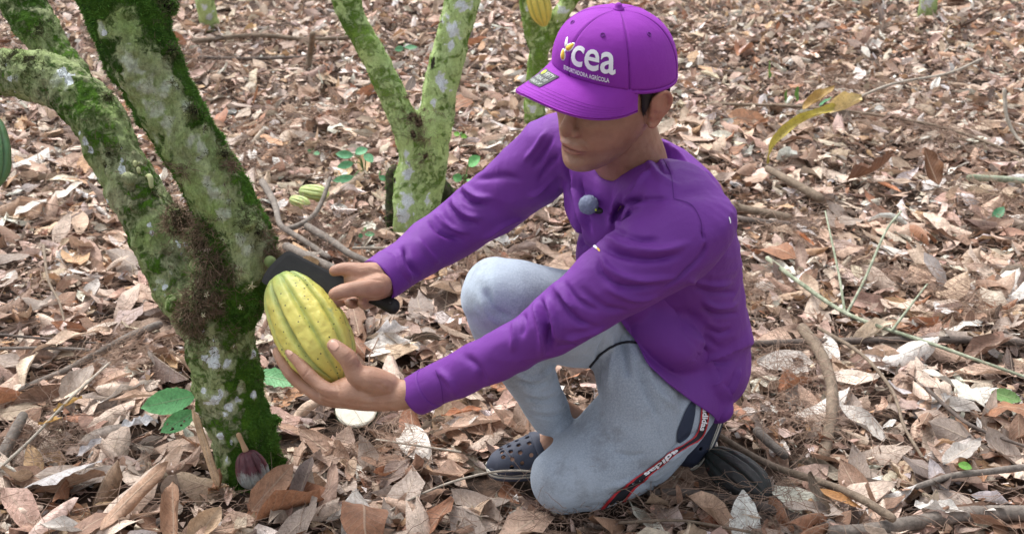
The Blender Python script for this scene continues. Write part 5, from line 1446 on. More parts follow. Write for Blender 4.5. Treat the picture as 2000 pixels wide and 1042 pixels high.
# ---- trousers
def trousers_mesh():
    parts = []
    F_ = (-0.7, -0.7, 0)
    parts.append(loft([(P(1335, 600, 2.28), 0.100, 0.085), (PEL + (0.00, 0.00, 0.02), 0.105, 0.088), (PEL + (0.01, 0.0, -0.04), 0.095, 0.08)], ref=SD, nseg=36))
    # near thigh, knee on the ground, shank behind
    parts.append(loft([(np.array([0.335, 2.045, 0.190]), 0.085, 0.08), (np.array([0.305, 1.995, 0.172]), 0.108, 0.092), (np.array([0.250, 1.930, 0.148]), 0.108, 0.093),
                       (np.array([0.180, 1.880, 0.112]), 0.092, 0.086), (np.array([0.125, 1.852, 0.088]), 0.078, 0.078), (np.array([0.102, 1.842, 0.080]), 0.068, 0.068)], ref=(0, 0, 1), nseg=36))
    parts.append(loft([(np.array([0.150, 1.875, 0.070]), 0.066, 0.066), (np.array([0.24, 1.93, 0.075]), 0.070, 0.070), (np.array([0.310, 1.99, 0.100]), 0.058, 0.055), (np.array([0.360, 2.03, 0.145]), 0.055, 0.05)], ref=(0, 0, 1), nseg=28))
    # lap between the legs
    parts.append(loft([(P(1222, 668, 2.17), 0.040, 0.05), (P(1220, 712, 2.165), 0.056, 0.068), (P(1246, 775, 2.175), 0.074, 0.075), (P(1240, 850, 2.175), 0.075, 0.06)], ref=RT, nseg=28))
    # far thigh, raised knee, shank
    parts.append(loft([(HIP_R, 0.105, 0.10), (P(1120, 620, 2.13), 0.086, 0.085), (P(1050, 598, 2.08), 0.074, 0.078), (P(1000, 582, 2.035), 0.068, 0.070), (P(972, 578, 2.02), 0.062, 0.064)], ref=UPC, nseg=32))
    parts.append(loft([(P(968, 565, 2.025), 0.056, 0.056), (P(980, 620, 2.05), 0.056, 0.056), (P(1008, 680, 2.10), 0.052, 0.052), (P(1036, 735, 2.15), 0.046, 0.048),
                       (P(1062, 785, 2.21), 0.043, 0.045), (P(1074, 806, 2.235), 0.041, 0.043), (P(1080, 820, 2.25), 0.039, 0.041)], ref=RT, nseg=32, round_ends=(True, False)))
    return remesh(parts, 0.0042, 28)
pants_me = trousers_mesh()
v = mverts(pants_me); n = mnormals(pants_me)
d0 = nz(v, 8.0, 13.1) * 0.0045 + nz(v, 20.0, 5.7) * 0.0016
set_verts(pants_me, v + n * d0[:, None])
pb = bvh_of(pants_me)
strokes(pants_me, pb, [
    ([(1000, 640), (1030, 650), (1060, 640)], 0.0060, -0.0050),
    ([(995, 700), (1030, 715), (1068, 690)], 0.0055, -0.0055), ([(992, 690), (1025, 700), (1062, 675)], 0.0060, 0.0055),
    ([(1005, 730), (1045, 740), (1085, 715)], 0.0055, 0.0055), ([(1010, 742), (1048, 754), (1090, 735)], 0.0050, -0.0060),
    ([(1020, 762), (1060, 770), (1100, 748)], 0.0055, 0.0055), ([(1026, 776), (1065, 785), (1108, 765)], 0.0050, -0.0060),
    ([(1032, 795), (1075, 800), (1115, 780)], 0.0050, 0.0050), ([(1038, 812), (1080, 815), (1118, 800)], 0.0040, -0.0045),
    ([(945, 560), (965, 600), (1000, 625)], 0.0070, -0.0060), ([(935, 575), (955, 615), (985, 640)], 0.0080, 0.0040),
    ([(1215, 650), (1222, 700), (1228, 740)], 0.0070, -0.0080), ([(1192, 650), (1195, 710), (1185, 770)], 0.0080, 0.0050),
    ([(1245, 700), (1262, 760), (1290, 820)], 0.0070, -0.0055), ([(1262, 700), (1280, 760), (1330, 800)], 0.0080, 0.0040),
    ([(1180, 655), (1168, 700), (1172, 760)], 0.0070, -0.0040),
    ([(1190, 970), (1240, 950), (1290, 940)], 0.0060, -0.0065), ([(1180, 955), (1240, 935), (1300, 915)], 0.0070, 0.0050),
    ([(1225, 1000), (1250, 975), (1275, 950)], 0.0060, 0.0055), ([(1100, 1000), (1150, 990), (1190, 985)], 0.0070, -0.0040),
    ([(1300, 905), (1340, 870), (1380, 850)], 0.0055, 0.0060), ([(1290, 900), (1330, 862), (1370, 840)], 0.0050, -0.0050),
    ([(1200, 880), (1230, 890), (1260, 885)], 0.0050, -0.0030),
    ([(1290, 800), (1285, 840), (1300, 880)], 0.0025, -0.0016),
], 1.4, 0.85)
pants_me.materials.append(M_PANTS)
pants_me.transform(Matrix.Translation(-person.location))
trousers = mesh_obj('trousers', pants_me, None, person)
pb = world_bvh(trousers)

# ---- strips and marks that follow a surface
def path_frame(path, n):
    p = catmull(np.array(path, float), 8)
    s = np.concatenate([[0], np.cumsum(np.linalg.norm(np.diff(p[:, :2], axis=0), axis=1))])
    t = np.linspace(0, s[-1], n)
    return np.stack([np.interp(t, s, p[:, i]) for i in range(p.shape[1])], 1), s[-1]
def strip(name, bvh, path, mat, root, lift=0.0012, n=60, m=5, lo=-1.0, hi=1.0):
    """path rows: u, v, half width (px); lo..hi picks a lengthwise slice of the width"""
    q, _ = path_frame(path, n)
    t = np.gradient(q[:, :2], axis=0); t /= np.linalg.norm(t, axis=1)[:, None]
    nn = np.stack([-t[:, 1], t[:, 0]], 1)
    V, ok = [], []
    for i in range(n):
        for j in range(m):
            w = lo + (hi - lo) * j / (m - 1)
            l, nr = cast(bvh, *(q[i, :2] + nn[i] * w * q[i, 2]))
            if l is None: V.append(V[-1] if V else np.zeros(3)); ok.append(False)
            else: V.append(l + nr * lift); ok.append(True)
    k = len(V)
    F = []
    for i in range(n - 1):
        for j in range(m - 1):
            f = (i * m + j, i * m + j + 1, (i + 1) * m + j + 1, (i + 1) * m + j)
            if all(ok[x] for x in f) and True: F.append(f)
    return child(name, V, F, mat, root)
def text_mesh(body, size=1.0, font_bold=0.0, extr=0.0):
    cu = bpy.data.curves.new('t', 'FONT'); cu.body = body; cu.size = size; cu.offset = font_bold; cu.extrude = extr
    cu.resolution_u = 4
    o = bpy.data.objects.new('t', cu); scene.collection.objects.link(o)
    dg = bpy.context.evaluated_depsgraph_get(); dg.update()
    me = bpy.data.meshes.new_from_object(o.evaluated_get(dg))
    bpy.data.objects.remove(o)
    bm = bmesh.new(); bm.from_mesh(me)
    bmesh.ops.triangulate(bm, faces=bm.faces)
    bmesh.ops.subdivide_edges(bm, edges=[e for e in bm.edges if e.calc_length() > 0.15 * size], cuts=1, use_grid_fill=False)
    bmesh.ops.remove_doubles(bm, verts=bm.verts, dist=1e-5)
    v = np.array([q.co for q in bm.verts]); f = [tuple(x.index for x in q.verts) for q in bm.faces]
    bm.free()
    return v, f
def text_on_path(name, body, bvh, path, s0, s1, mat, root, lift=0.002, bold=0.03, flip=False, hscale=0.8, thick=0.0009):
    v, f = text_mesh(body, 1.0, bold)
    x0, x1 = v[:, 0].min(), v[:, 0].max(); y0, y1 = v[:, 1].min(), v[:, 1].max()
    q, L = path_frame(path, 200)
    t = np.gradient(q[:, :2], axis=0); t /= np.linalg.norm(t, axis=1)[:, None]
    V = []
    good = True
    for p in v:
        s = (s0 + (s1 - s0) * (p[0] - x0) / (x1 - x0)) * 199
        i = int(min(max(s, 0), 198)); a = s - i
        c = q[i] * (1 - a) + q[i + 1] * a
        nn = np.array([t[i][1], -t[i][0]])
        w = ((p[1] - y0) / (y1 - y0) * 2 - 1) * hscale * c[2] * (-1 if flip else 1)
        l, nr = cast(bvh, *(c[:2] + nn * w))
        if l is None: return None
        V.append(l + nr * lift)
    return child(name, V, f, mat, root)
TAPE = [(1376, 790, 7), (1373, 825, 7), (1362, 853, 6), (1339, 869, 4.5), (1308, 888, 5), (1270, 918, 6), (1247, 937, 7), (1227, 953, 8), (1205, 975, 12), (1180, 1004, 12), (1176, 1012, 12)]
strip('side_tape', pb, TAPE, M_BLACKT, trousers, 0.0014, 90, 5, -1, 1)
strip('red_piping', pb, TAPE, M_REDT, trousers, 0.0024, 90, 3, -1.15, -0.72)
strip('red_piping', pb, TAPE, M_REDT, trousers, 0.0024, 90, 3, 0.72, 1.15)
text_on_path('tape_lettering', 'adidas', pb, TAPE, 0.02, 0.16, M_WHITE, trousers, 0.0030, 0.035)
text_on_path('tape_lettering', 'adidas', pb, TAPE, 0.36, 0.62, M_WHITE, trousers, 0.0030, 0.035)
text_on_path('tape_lettering', 'adi', pb, TAPE, 0.90, 0.995, M_WHITE, trousers, 0.0030, 0.035)
def cast_past(bvh, u, v, dmin):
    """first surface beyond the near sleeve"""
    d = unit(P(u, v, 1.0) - CO); o = CO + d * dmin / np.dot(d, FW)
    loc, nor, idx, dist = bvh.ray_cast(Vector(o), Vector(d))
    if loc is not None and np.dot(np.array(nor), d) > 0:
        o = np.array(loc) + d * 0.001; loc, nor, idx, dist = bvh.ray_cast(Vector(o), Vector(d))
    return (None, None) if loc is None else (np.array(loc), np.array(nor))
def hem_strip(name, bvhs, path, mat, root, o0, o1, lift, n=60, m=26):
    q, _ = path_frame(path, n)
    t = np.gradient(q, axis=0); t /= np.linalg.norm(t, axis=1)[:, None]
    nn = np.stack([-t[:, 1], t[:, 0]], 1)
    L1 = []; miss = set()
    for i in range(n):
        for j in range(m):
            w = -1 + 2 * j / (m - 1)
            oo = o0 * (1.0 - 0.45 * max(0.0, (i / n - 0.7) / 0.3))
            p = q[i] + nn[i] * (oo + (o1 - oo) * j / (m - 1))
            hits = [h for h in (cast_past(b_, p[0], p[1], 1.97) for b_ in bvhs) if h[0] is not None]
            if not hits: L1.append(L1[-1]); miss.add((i, j)); continue
            l, nr = min(hits, key=lambda h: np.linalg.norm(h[0] - CO))
            L1.append(l + nr * lift * (0.55 + 0.45 * min(1.0, (j / (m - 1)) * 1.3)) * (1.0 if j else -0.6))
    A = np.array(L1).reshape(n, m, 3)
    for _ in range(9):
        B = A.copy(); B[1:-1] = (A[:-2] + A[1:-1] * 2 + A[2:]) / 4; A = B.copy(); A[:, 1:-1] = (B[:, :-2] + B[:, 1:-1] * 2 + B[:, 2:]) / 4
    # the free edge (last column) turns under
    under = A[:, -1:] + (A[:, -1:] - CO) / np.linalg.norm(A[:, -1:] - CO, axis=2, keepdims=True) * 0.012
    A = np.concatenate([A, under], 1); m2 = m + 1
    F = [(i * m2 + j, i * m2 + j + 1, (i + 1) * m2 + j + 1, (i + 1) * m2 + j) for i in range(n - 1) for j in range(m2 - 1) if not any((i + a, j + b) in miss for a in (-1, 0, 1, 2) for b in (-1, 0, 1, 2))]
    return child(name, A.reshape(-1, 3), F, mat, root)
hem_strip('hem', (sb, pb), [(1190, 600), (1214, 636), (1240, 668), (1260, 708), (1298, 748), (1346, 782), (1402, 816)], M_SHIRT, shirt, -100, 2, 0.0080)
# pocket opening with the navy lining showing
strip('pocket', pb, [(1354, 780, 3), (1348, 800, 9), (1340, 826, 12), (1332, 848, 12), (1324, 864, 4)], M_NAVY, trousers, 0.0022, 24, 7)
# cord across the waist
cord = []
for q in catmull(np.array([(1152, 714), (1163, 700), (1180, 684), (1200, 673), (1222, 668), (1244, 670)], float), 5):
    l, nr = cast(pb, *q)
    if l is not None: cord.append(l + nr * 0.002)
if len(cord) > 3:
    v_, f_ = loft([(p, 0.0022) for p in cord], nseg=8, sub=2); child('waist_cord', v_, f_, M_BLACKT, trousers)
# shirt prints that show: chest mark and a letter at the back
strip('chest_print', sb, [(1159, 479, 1.5), (1163, 482, 2.5), (1167, 486, 1.5)], M_WHITE, shirt, 0.001, 6, 3)
strip('chest_print', sb, [(1166, 484, 1.2), (1169, 487, 2), (1172, 491, 1.2)], M_YELLOWT, shirt, 0.001, 6, 3)
strip('back_print', sb, [(1423, 424, 0.8), (1425, 430, 1.2), (1426, 436, 0.8)], M_WHITE, shirt, 0.001, 8, 3)
# stitched seam lines
M_STITCH = plain('purple_thread', (0.085, 0.012, 0.17), 0.8, 0.2, 900, 0.1)
strip('seam', sb, [(1293, 306, 1.0), (1310, 340, 1.0), (1316, 388, 1.0)], M_STITCH, shirt, 0.0006, 30, 3)
strip('seam', sb, [(1316, 388, 0.9), (1350, 400, 0.9), (1368, 430, 0.9), (1371, 456, 0.9)], M_STITCH, shirt, 0.0006, 30, 3)
strip('seam', sb, [(851, 722, 0.8), (862, 752, 0.8), (866, 790, 0.8)], M_STITCH, shirt, 0.0008, 20, 3)

# ---- hair under the cap, eyebrows
def on_head(a, b, c): return hp(a, b, c)
for s in (-1, 1):
    rows = [(on_head(0.014, s * 0.0750, 0.052), 0.017, 0.0045), (on_head(0.012, s * 0.0755, 0.035), 0.014, 0.0045), (on_head(0.013, s * 0.0745, 0.018), 0.0095, 0.004), (on_head(0.013, s * 0.0725, 0.004), 0.005, 0.003)]
    v_, f_ = loft(rows, ref=HF, nseg=14); sbn = child('sideburn', v_, f_, M_HAIR, body)
    c_ = np.mean(v_, axis=0); nn_ = v_ - c_; nn_ = HL * s + 0 * nn_
    tufts('hair_strands', sbn, v_, nn_, np.ones(len(v_)), 500, (0.003, 0.008), (0.00015, 0.0003), M_HAIR, frizz=0.35, prefer_up=-1.6)
    v_, f_ = loft([(on_head(0.0975, s * 0.014, 0.034), 0.0025, 0.003), (on_head(0.096, s * 0.030, 0.038), 0.003, 0.003), (on_head(0.084, s * 0.046, 0.034), 0.0018, 0.002)], ref=HU, nseg=8)
    child('eyebrow', v_, f_, M_HAIR, body)
    v_, f_ = loft([(on_head(0.0835, s * 0.020, 0.009), 0.0008, 0.0012), (on_head(0.0865, s * 0.031, 0.0075), 0.0011, 0.0014), (on_head(0.080, s * 0.043, 0.009), 0.0008, 0.0012)], ref=HU, nseg=8)
    child('eyelashes', v_, f_, M_HAIR, body)
rows = []
hv, hf = [], []
for i in range(15):          # back of the head: a band of short hair below the cap
    for j in range(37):
        c = 0.07 - 0.105 * i / 14
        t = math.radians(80 + 200 * j / 36)
        w = 0.0785 if c > 0 else 0.0785 - 0.25 * abs(c) 
        a0 = -0.004
        ra = 0.096 if c > 0 else 0.096 - 0.45 * abs(c)
        hv.append(hp(a0 + ra * math.cos(t), w * math.sin(t) * (1 if c > -0.0 else 1), c))
for i in range(14):
    for j in range(36):
        if abs(math.sin(math.radians(80 + 200 * (j + .5) / 36))) > 0.80 and i > 4: continue
        hf.append((i * 37 + j, i * 37 + j + 1, (i + 1) * 37 + j + 1, (i + 1) * 37 + j))
child('hair', hv, hf, M_HAIR, body)

# ---- cap: six panels, button, brim, eyelets, embroidery, sticker
CA, CB, CH = 0.106, 0.0885, 0.107          # half length, half width, dome height
cap = thing('cap', 'bright purple baseball cap with white stitched lettering worn by the man', 'cap', tuple(hp(0, 0, 0.05)))
M_CAPSEAM = plain('cap_seam', (0.17, 0.012, 0.25), 0.8, 0.2, 900, 0.1)
def cap_pt(th, ph):
    """th round the head from the front towards the left ear, ph 0 at the band to 90 deg at the button"""
    s, c = math.sin(ph), math.cos(ph)
    e = 0.80
    r = max(c, 0) ** e; z = s ** 0.93
    a = -0.002 + CA * r * math.cos(th); b = CB * r * math.sin(th)
    front = max(0.0, math.cos(th))
    a += 0.006 * front * math.sin(2 * ph)
    base = 0.049 + 0.022 * (a / CA) - 0.006 * (b / CB) ** 2
    return hp(a, b, base * (1 - 0.3 * z) + z * CH + 0.0)
seams = [math.radians(x) for x in (0, 58, 122, 180, 238, 302)]
def cap_disp(th):
    d = min(abs((th - s + math.pi) % (2 * math.pi) - math.pi) for s in seams)
    return -0.0016 * math.exp(-(d / 0.022) ** 2) + 0.0006 * math.exp(-((d - 0.05) / 0.03) ** 2)
def surf(fn, thr, phr, nt_, np_, closed_t, thick):
    V, F = [], []
    ths = np.linspace(thr[0], thr[1], nt_, endpoint=not closed_t); phs = np.linspace(phr[0], phr[1], np_)
    ctr = hp(0, 0, 0.06)
    for lay in (0, 1):
        for p in phs:
            for t in ths:
                q = fn(t, p); V.append(q - unit(q - ctr) * thick * lay)
    k = nt_ * np_
    rng_ = nt_ if closed_t else nt_ - 1
    for lay in (0, 1):
        for i in range(np_ - 1):
            for j in range(rng_):
                m = (j + 1) % nt_
                f = (i * nt_ + j, i * nt_ + m, (i + 1) * nt_ + m, (i + 1) * nt_ + j)
                F.append(f if lay == 0 else tuple(reversed([x + k for x in f])))
    for j in range(rng_):
        m = (j + 1) % nt_
        F.append((m, j, k + j, k + m))
        F.append(((np_ - 1) * nt_ + j, (np_ - 1) * nt_ + m, k + (np_ - 1) * nt_ + m, k + (np_ - 1) * nt_ + j))
    return V, F
def crown_fn(t, p):
    q = cap_pt(t, p); o = unit(q - hp(0, 0, 0.06))
    return q + o * (cap_disp(t) * (1 if p < 1.5 else 0) + 0.0012 * math.sin(5 * t + 2) * math.cos(p) * math.sin(2 * p))
for i in range(6):
    a0 = seams[i]; a1 = seams[(i + 1) % 6] + (2 * math.pi if i == 5 else 0)
    V, F = surf(crown_fn, (a0, a1), (0.0, math.radians(89.5)), 26, 34, False, 0.002)
    child('panel', V, F, M_CAP, cap)
q = cap_pt(0, math.radians(90))
v_, f_ = loft([(q - HU * 0.003, 0.0085), (q + HU * 0.002, 0.0085), (q + HU * 0.004, 0.006)], ref=HF, nseg=20); child('button', v_, f_, M_CAP, cap)
V, F = surf(lambda t, p: cap_pt(t, 0) + unit(cap_pt(t, 0) - hp(0, 0, 0.045)) * (0.0012) + HU * (p - 0.004), (0, 2 * math.pi), (-0.001, 0.004), 96, 3, True, 0.003)
child('band', V, F, M_CAP, cap)
for s in seams:      # seam tapes: two stitch lines either side
    for dd in (-0.0, ):
        pts = [cap_pt(s + dd, p) + unit(cap_pt(s + dd, p) - hp(0, 0, 0.06)) * (-0.0002) for p in np.linspace(0.02, 1.50, 24)]
        v_, f_ = loft([(x, 0.0009) for x in pts], nseg=6, sub=1); child('seam', v_, f_, M_CAPSEAM, cap)
M_EYELET = plain('eyelet_thread', (0.12, 0.012, 0.20), 0.8, 0.3, 900, 0.1)
for i in range(6):
    mid = (seams[i] + (seams[(i + 1) % 6] + (2 * math.pi if i == 5 else 0))) / 2
    q = cap_pt(mid, math.radians(52)); o = unit(q - hp(0, 0, 0.05)); a_ = unit(np.cross(o, HU)); b_ = np.cross(o, a_)
    V, F = [], []
    for k in range(16):
        for j in range(6):
            t, w = 2 * math.pi * k / 16, 2 * math.pi * j / 6
            r = 0.0030 + 0.0009 * math.cos(w)
            V.append(q + (a_ * math.cos(t) + b_ * math.sin(t)) * r + o * (0.0009 * math.sin(w) + 0.0003))
    for k in range(16):
        for j in range(6):
            F.append((k * 6 + j, k * 6 + (j + 1) % 6, ((k + 1) % 16) * 6 + (j + 1) % 6, ((k + 1) % 16) * 6 + j))
    child('eyelet', V, F, M_EYELET, cap)
# brim
def brim_pt(s, t):
    """s -1..1 across (right to left), t 0..1 from the crown outwards"""
    th = s * math.radians(66)
    q0 = cap_pt(th, 0.02)
    d = q0 - HO
    a0, b0, c0 = np.dot(d, HF), np.dot(d, HL), np.dot(d, HU)
    a1 = a0 + 0.082 * (1 - abs(s) ** 2.6) ** 0.55 + 0.002
    b1 = b0 * 1.04
    a = a0 + (a1 - a0) * t; b = b0 + (b1 - b0) * t
    arch = 0.040 * (b / 0.085) ** 2
    c = c0 - t * (a1 - a0) * 0.02 - arch * t ** 0.8 * (1 - 0.2 * t) - 0.001
    return hp(a, b, c)
n1, n2 = 61, 17
V, F = [], []
for lay in (0, 1):
    for i in range(n1):
        for j in range(n2):
            s = -1 + 2 * i / (n1 - 1); t = -0.05 + 1.05 * j / (n2 - 1)
            rip = 0.0
            if lay == 0:
                for k in range(5):
                    if abs(t - (0.30 + 0.11 * k)) < 0.02 : rip = -0.0003
            V.append(brim_pt(s, t) - HU * 0.0035 * lay + HU * rip)
k = n1 * n2
for lay in (0, 1):
    for i in range(n1 - 1):
        for j in range(n2 - 1):
            f = (i * n2 + j, (i + 1) * n2 + j, (i + 1) * n2 + j + 1, i * n2 + j + 1)
            F.append(tuple(reversed(f)) if lay == 0 else tuple(x + k for x in f))
for i in range(n1 - 1):
    for j in (0, n2 - 1):
        f = (i * n2 + j, (i + 1) * n2 + j, k + (i + 1) * n2 + j, k + i * n2 + j)
        F.append(f)
for j in range(n2 - 1):
    for i in (0, n1 - 1):
        F.append((i * n2 + j, i * n2 + j + 1, k + i * n2 + j + 1, k + i * n2 + j))
brim = child('brim', V, F, M_CAP, cap)
for t in (0.60, 0.69, 0.78, 0.87, 0.95):
    pts = [brim_pt(s, t) + HU * 0.0001 for s in np.linspace(-0.93, 0.93, 50)]
    v_, f_ = loft([(x, 0.00022) for x in pts], nseg=5, sub=1); child('stitching', v_, f_, M_CAPSEAM, brim)
# embroidery, laid on the crown with the cap's own coordinates
def cap_map(x, y, lift):
    """x: metres round the front from its middle (towards the left ear), y: metres above the band"""
    th = x / 0.100
    ph = max(y, 0) / 0.118
    q = cap_pt(th, ph)
    o = unit(np.cross(cap_pt(th + 0.01, ph) - q, cap_pt(th, ph + 0.01) - q))
    return q + o * lift
def cap_text(name, body, x0, x1, y0, y1, mat, bold=0.0, raise_=0.0016, tilt=0.0, spacing=1.0):
    v, f = text_mesh(body, 1.0, bold)
    a0, a1 = v[:, 0].min(), v[:, 0].max(); b0, b1 = v[:, 1].min(), v[:, 1].max()
    top, bot = [], []
    for p in v:
        fx = (p[0] - a0) / (a1 - a0)
        x = x0 + (x1 - x0) * fx; y = y0 + (y1 - y0) * (p[1] - b0) / (b1 - b0) + tilt * fx
        top.append(cap_map(x, y, raise_)); bot.append(cap_map(x, y, 0.0002))
    k = len(v)
    edges = {}
    for q in f:
        for i in range(len(q)):
            e = (q[i], q[(i + 1) % len(q)]); edges[e] = 1
    F = list(f)
    for (a, b) in list(edges):
        if (b, a) not in edges: F.append((a, b, b + k, a + k))
    return child(name, top + bot, F, mat, cap, smooth=False)
cap_text('lettering', 'cea', 0.0040, 0.0790, 0.0270, 0.0710, M_WHITE, 0.012, 0.0022)
cap_text('lettering', 'EXPORTADORA AGRÍCOLA', -0.0100, 0.0700, 0.0100, 0.0205, M_WHITE, 0.012, 0.0011)
def cap_blob(name, poly, mat, raise_):
    k = len(poly)
    c = np.mean(poly, axis=0)
    V = [cap_map(x, y, raise_) for x, y in poly] + [cap_map(c[0], c[1], raise_ * 1.4)] + [cap_map(x, y, 0.0) for x, y in poly]
    F = [(i, (i + 1) % k, k) for i in range(k)] + [(i, k + 1 + i, k + 1 + (i + 1) % k, (i + 1) % k) for i in range(k)]
    return child(name, V, F, mat, cap)
def leafpoly(cx, cy, L, Wd, ang, n=18):
    out = []
    for i in range(n):
        t = 2 * math.pi * i / n
        x, y = L * math.cos(t) * (1 if math.cos(t) > 0 else 1), Wd * math.sin(t) * (1 - 0.25 * math.cos(t))
        out.append((cx + x * math.cos(ang) - y * math.sin(ang), cy + x * math.sin(ang) + y * math.cos(ang)))
    return np.array(out)
cap_blob('pod_emblem', leafpoly(-0.0050, 0.061, 0.0130, 0.0072, math.radians(60)), M_WHITE, 0.0012)
cap_blob('pod_emblem', leafpoly(-0.0050, 0.061, 0.0108, 0.0052, math.radians(60)), M_YELLOWT, 0.0019)
cap_blob('pod_emblem', leafpoly(-0.0160, 0.0390, 0.0130, 0.0064, math.radians(100)), M_WHITE, 0.0012)
cap_blob('pod_emblem', leafpoly(-0.0160, 0.0390, 0.0108, 0.0046, math.radians(100)), M_YELLOWT, 0.0019)
cap_blob('emblem_leaf', leafpoly(-0.0180, 0.0660, 0.0125, 0.0036, math.radians(115)), M_WHITE, 0.0013)
cap_blob('emblem_leaf', leafpoly(-0.0120, 0.0500, 0.0110, 0.0016, math.radians(70)), M_WHITE, 0.0013)
# sticker on the brim
M_STICK = plain('black_sticker', (0.010, 0.012, 0.012), 0.35, 0.05, 300, 0.1)
M_STICKT = plain('silver_print', (0.42, 0.46, 0.42), 0.5, 0.05, 300, 0.1)
M_LIME = plain('lime_print', (0.42, 0.55, 0.02), 0.5, 0.05, 300, 0.1)
def brim_quad(name, s0, s1, t0, t1, mat, lift, parent):
    V, F = [], []
    for i in range(9):
        for j in range(9):
            V.append(brim_pt(s0 + (s1 - s0) * i / 8, t0 + (t1 - t0) * j / 8) + HU * lift)
    for i in range(8):
        for j in range(8): F.append((i * 9 + j, i * 9 + j + 1, (i + 1) * 9 + j + 1, (i + 1) * 9 + j))
    return child(name, V, F, mat, parent)
stick = brim_quad('sticker', -0.50, -0.06, 0.16, 0.66, M_STICK, 0.0012, brim)
def brim_text(body, s0, s1, t0, t1, mat):
    v, f = text_mesh(body, 1.0, 0.01)
    a0, a1 = v[:, 0].min(), v[:, 0].max(); b0, b1 = v[:, 1].min(), v[:, 1].max()
    V = [brim_pt(s0 + (s1 - s0) * (p[0] - a0) / (a1 - a0), t1 - (t1 - t0) * (p[1] - b0) / (b1 - b0)) + HU * 0.0017 for p in v]
    return V, f
def sticker_bits():
    # lettering runs across the brim; text is upside-down-proof: its up points to the crown
    for body_, s0, s1, t0, t1, m in (('9FIFTY', -0.33, -0.10, 0.20, 0.34, M_STICKT), ('ORIGINAL FIT', -0.46, -0.10, 0.39, 0.49, M_STICKT), ('SNAPBACK CAP', -0.46, -0.10, 0.54, 0.62, M_STICKT)):
        V, f = brim_text(body_, s0, s1, t0, t1, m)
        child('sticker_print', V, f, m, brim)
    V = [brim_pt(-0.41, 0.27) + HU * 0.0018]
    for k in range(16):
        t = 2 * math.pi * k / 16
        V.append(brim_pt(-0.41 + 0.055 * math.cos(t), 0.27 + 0.075 * math.sin(t)) + HU * 0.0018)
    child('sticker_disc', V, [(0, 1 + k, 1 + (k + 1) % 16) for k in range(16)], M_LIME, brim)
sticker_bits()

# ---- little furry microphone clipped to the chest
M_FUR = plain('grey_fur', (0.20, 0.23, 0.33), 0.9, 0.5, 900, 0.6, vscale=260)
M_BLKP = plain('black_plastic', (0.012, 0.012, 0.014), 0.4, 0.1, 400, 0.1)
mc, mn = cast(sb, 1155, 401)
if mc is None: mc, mn = P(1155, 401, 1.93), np.array([0, -1.0, 0])
mic = thing('microphone', 'small fluffy blue grey clip-on microphone on the chest of the purple shirt', 'microphone', tuple(mc))
mcc = mc + mn * 0.012
V, F = ellipsoid(mcc, (RT, UPC, FW), (0.0158, 0.0158, 0.013), 28, 18)
V = V + np.array([unit(p - mcc) * 0.0012 * mnoise.noise(Vector(p * 420)) for p in V])
ball = child('windshield', V, F, M_FUR, mic)
hv, hf = [], []
for k in range(900):
    d = unit(rng.normal(size=3)); q = mcc + d * 0.0148; s = unit(np.cross(d, rng.normal(size=3))) * 0.00035
    tip = q + unit(d + rng.normal(size=3) * 0.5) * rng.uniform(0.002, 0.0040)
    i = len(hv); hv += [q - s, q + s, tip]; hf.append((i, i + 1, i + 2))
fz = child('fur', hv, hf, M_FUR, ball); fz['kind'] = 'stuff'
v_, f_ = loft([(mc + mn * 0.004 + RT * 0.010 - UPC * 0.008, 0.006, 0.005), (mc + mn * 0.005 + RT * 0.018 - UPC * 0.010, 0.006, 0.005)], ref=UPC, nseg=12)
child('clip', v_, f_, M_BLKP, mic)
M_LED = plain('lime_lamp', (0.6, 0.8, 0.05), 0.3, 0)
v_, f_ = ellipsoid(mcc + RT * 0.0115 - UPC * 0.0085 - FW * 0.008, (RT, UPC, FW), (0.0018, 0.0022, 0.0015), 8, 6)
child('indicator', v_, f_, M_LED, mic)

# ---- cacao pods
_pk = catmull(np.array([(0, 0.0), (0.010, 0.24), (0.04, 0.46), (0.12, 0.68), (0.25, 0.85), (0.40, 0.96), (0.55, 1.0), (0.72, 0.93), (0.84, 0.74), (0.92, 0.48), (0.975, 0.26), (1, 0.0)]), 6)
PT, PR = _pk[:, 0], _pk[:, 1]
def pod_mesh(length, rad, grooves=10, seed=0.0, bumpy=1.0, n=120, m=70, neck=0.5):
    """axis along -Z from the stalk at the origin"""
    V, F = [], []
    for i in range(m + 1):
        t = i / m
        prof = float(np.interp(t, PT, PR))
        for j in range(n):
            a = 2 * math.pi * j / n
            ph = (a * grooves / 2 / math.pi) % 1.0
            pair = int(a * grooves / 2 / math.pi) % 2
            g = (1 - abs(2 * ph - 1))                      # 0 in the groove, 1 on the ridge
            gr = -(0.27 if pair == 0 else 0.16) * (1 - min(1, g * 2.0)) ** 2.0 * math.sin(math.pi * min(1, t * 1.02)) ** 0.5
            if t < 0.25: gr *= 1.15
            bm_n = mnoise.noise(Vector((math.cos(a) * 2.2, math.sin(a) * 2.2, t * 5 + seed)) * 2.2) * 0.036 * bumpy
            bm_n += mnoise.noise(Vector((math.cos(a), math.sin(a), t * 3 + seed)) * 9) * 0.024 * bumpy * g
            r = rad * prof * (1 + gr + bm_n)
            V.append((r * math.cos(a), r * math.sin(a), -length * t))
    for i in range(m):
        for j in range(n):
            k = (j + 1) % n
            F.append((i * n + j, (i + 1) * n + j, (i + 1) * n + k, i * n + k))
    return np.array(V), F

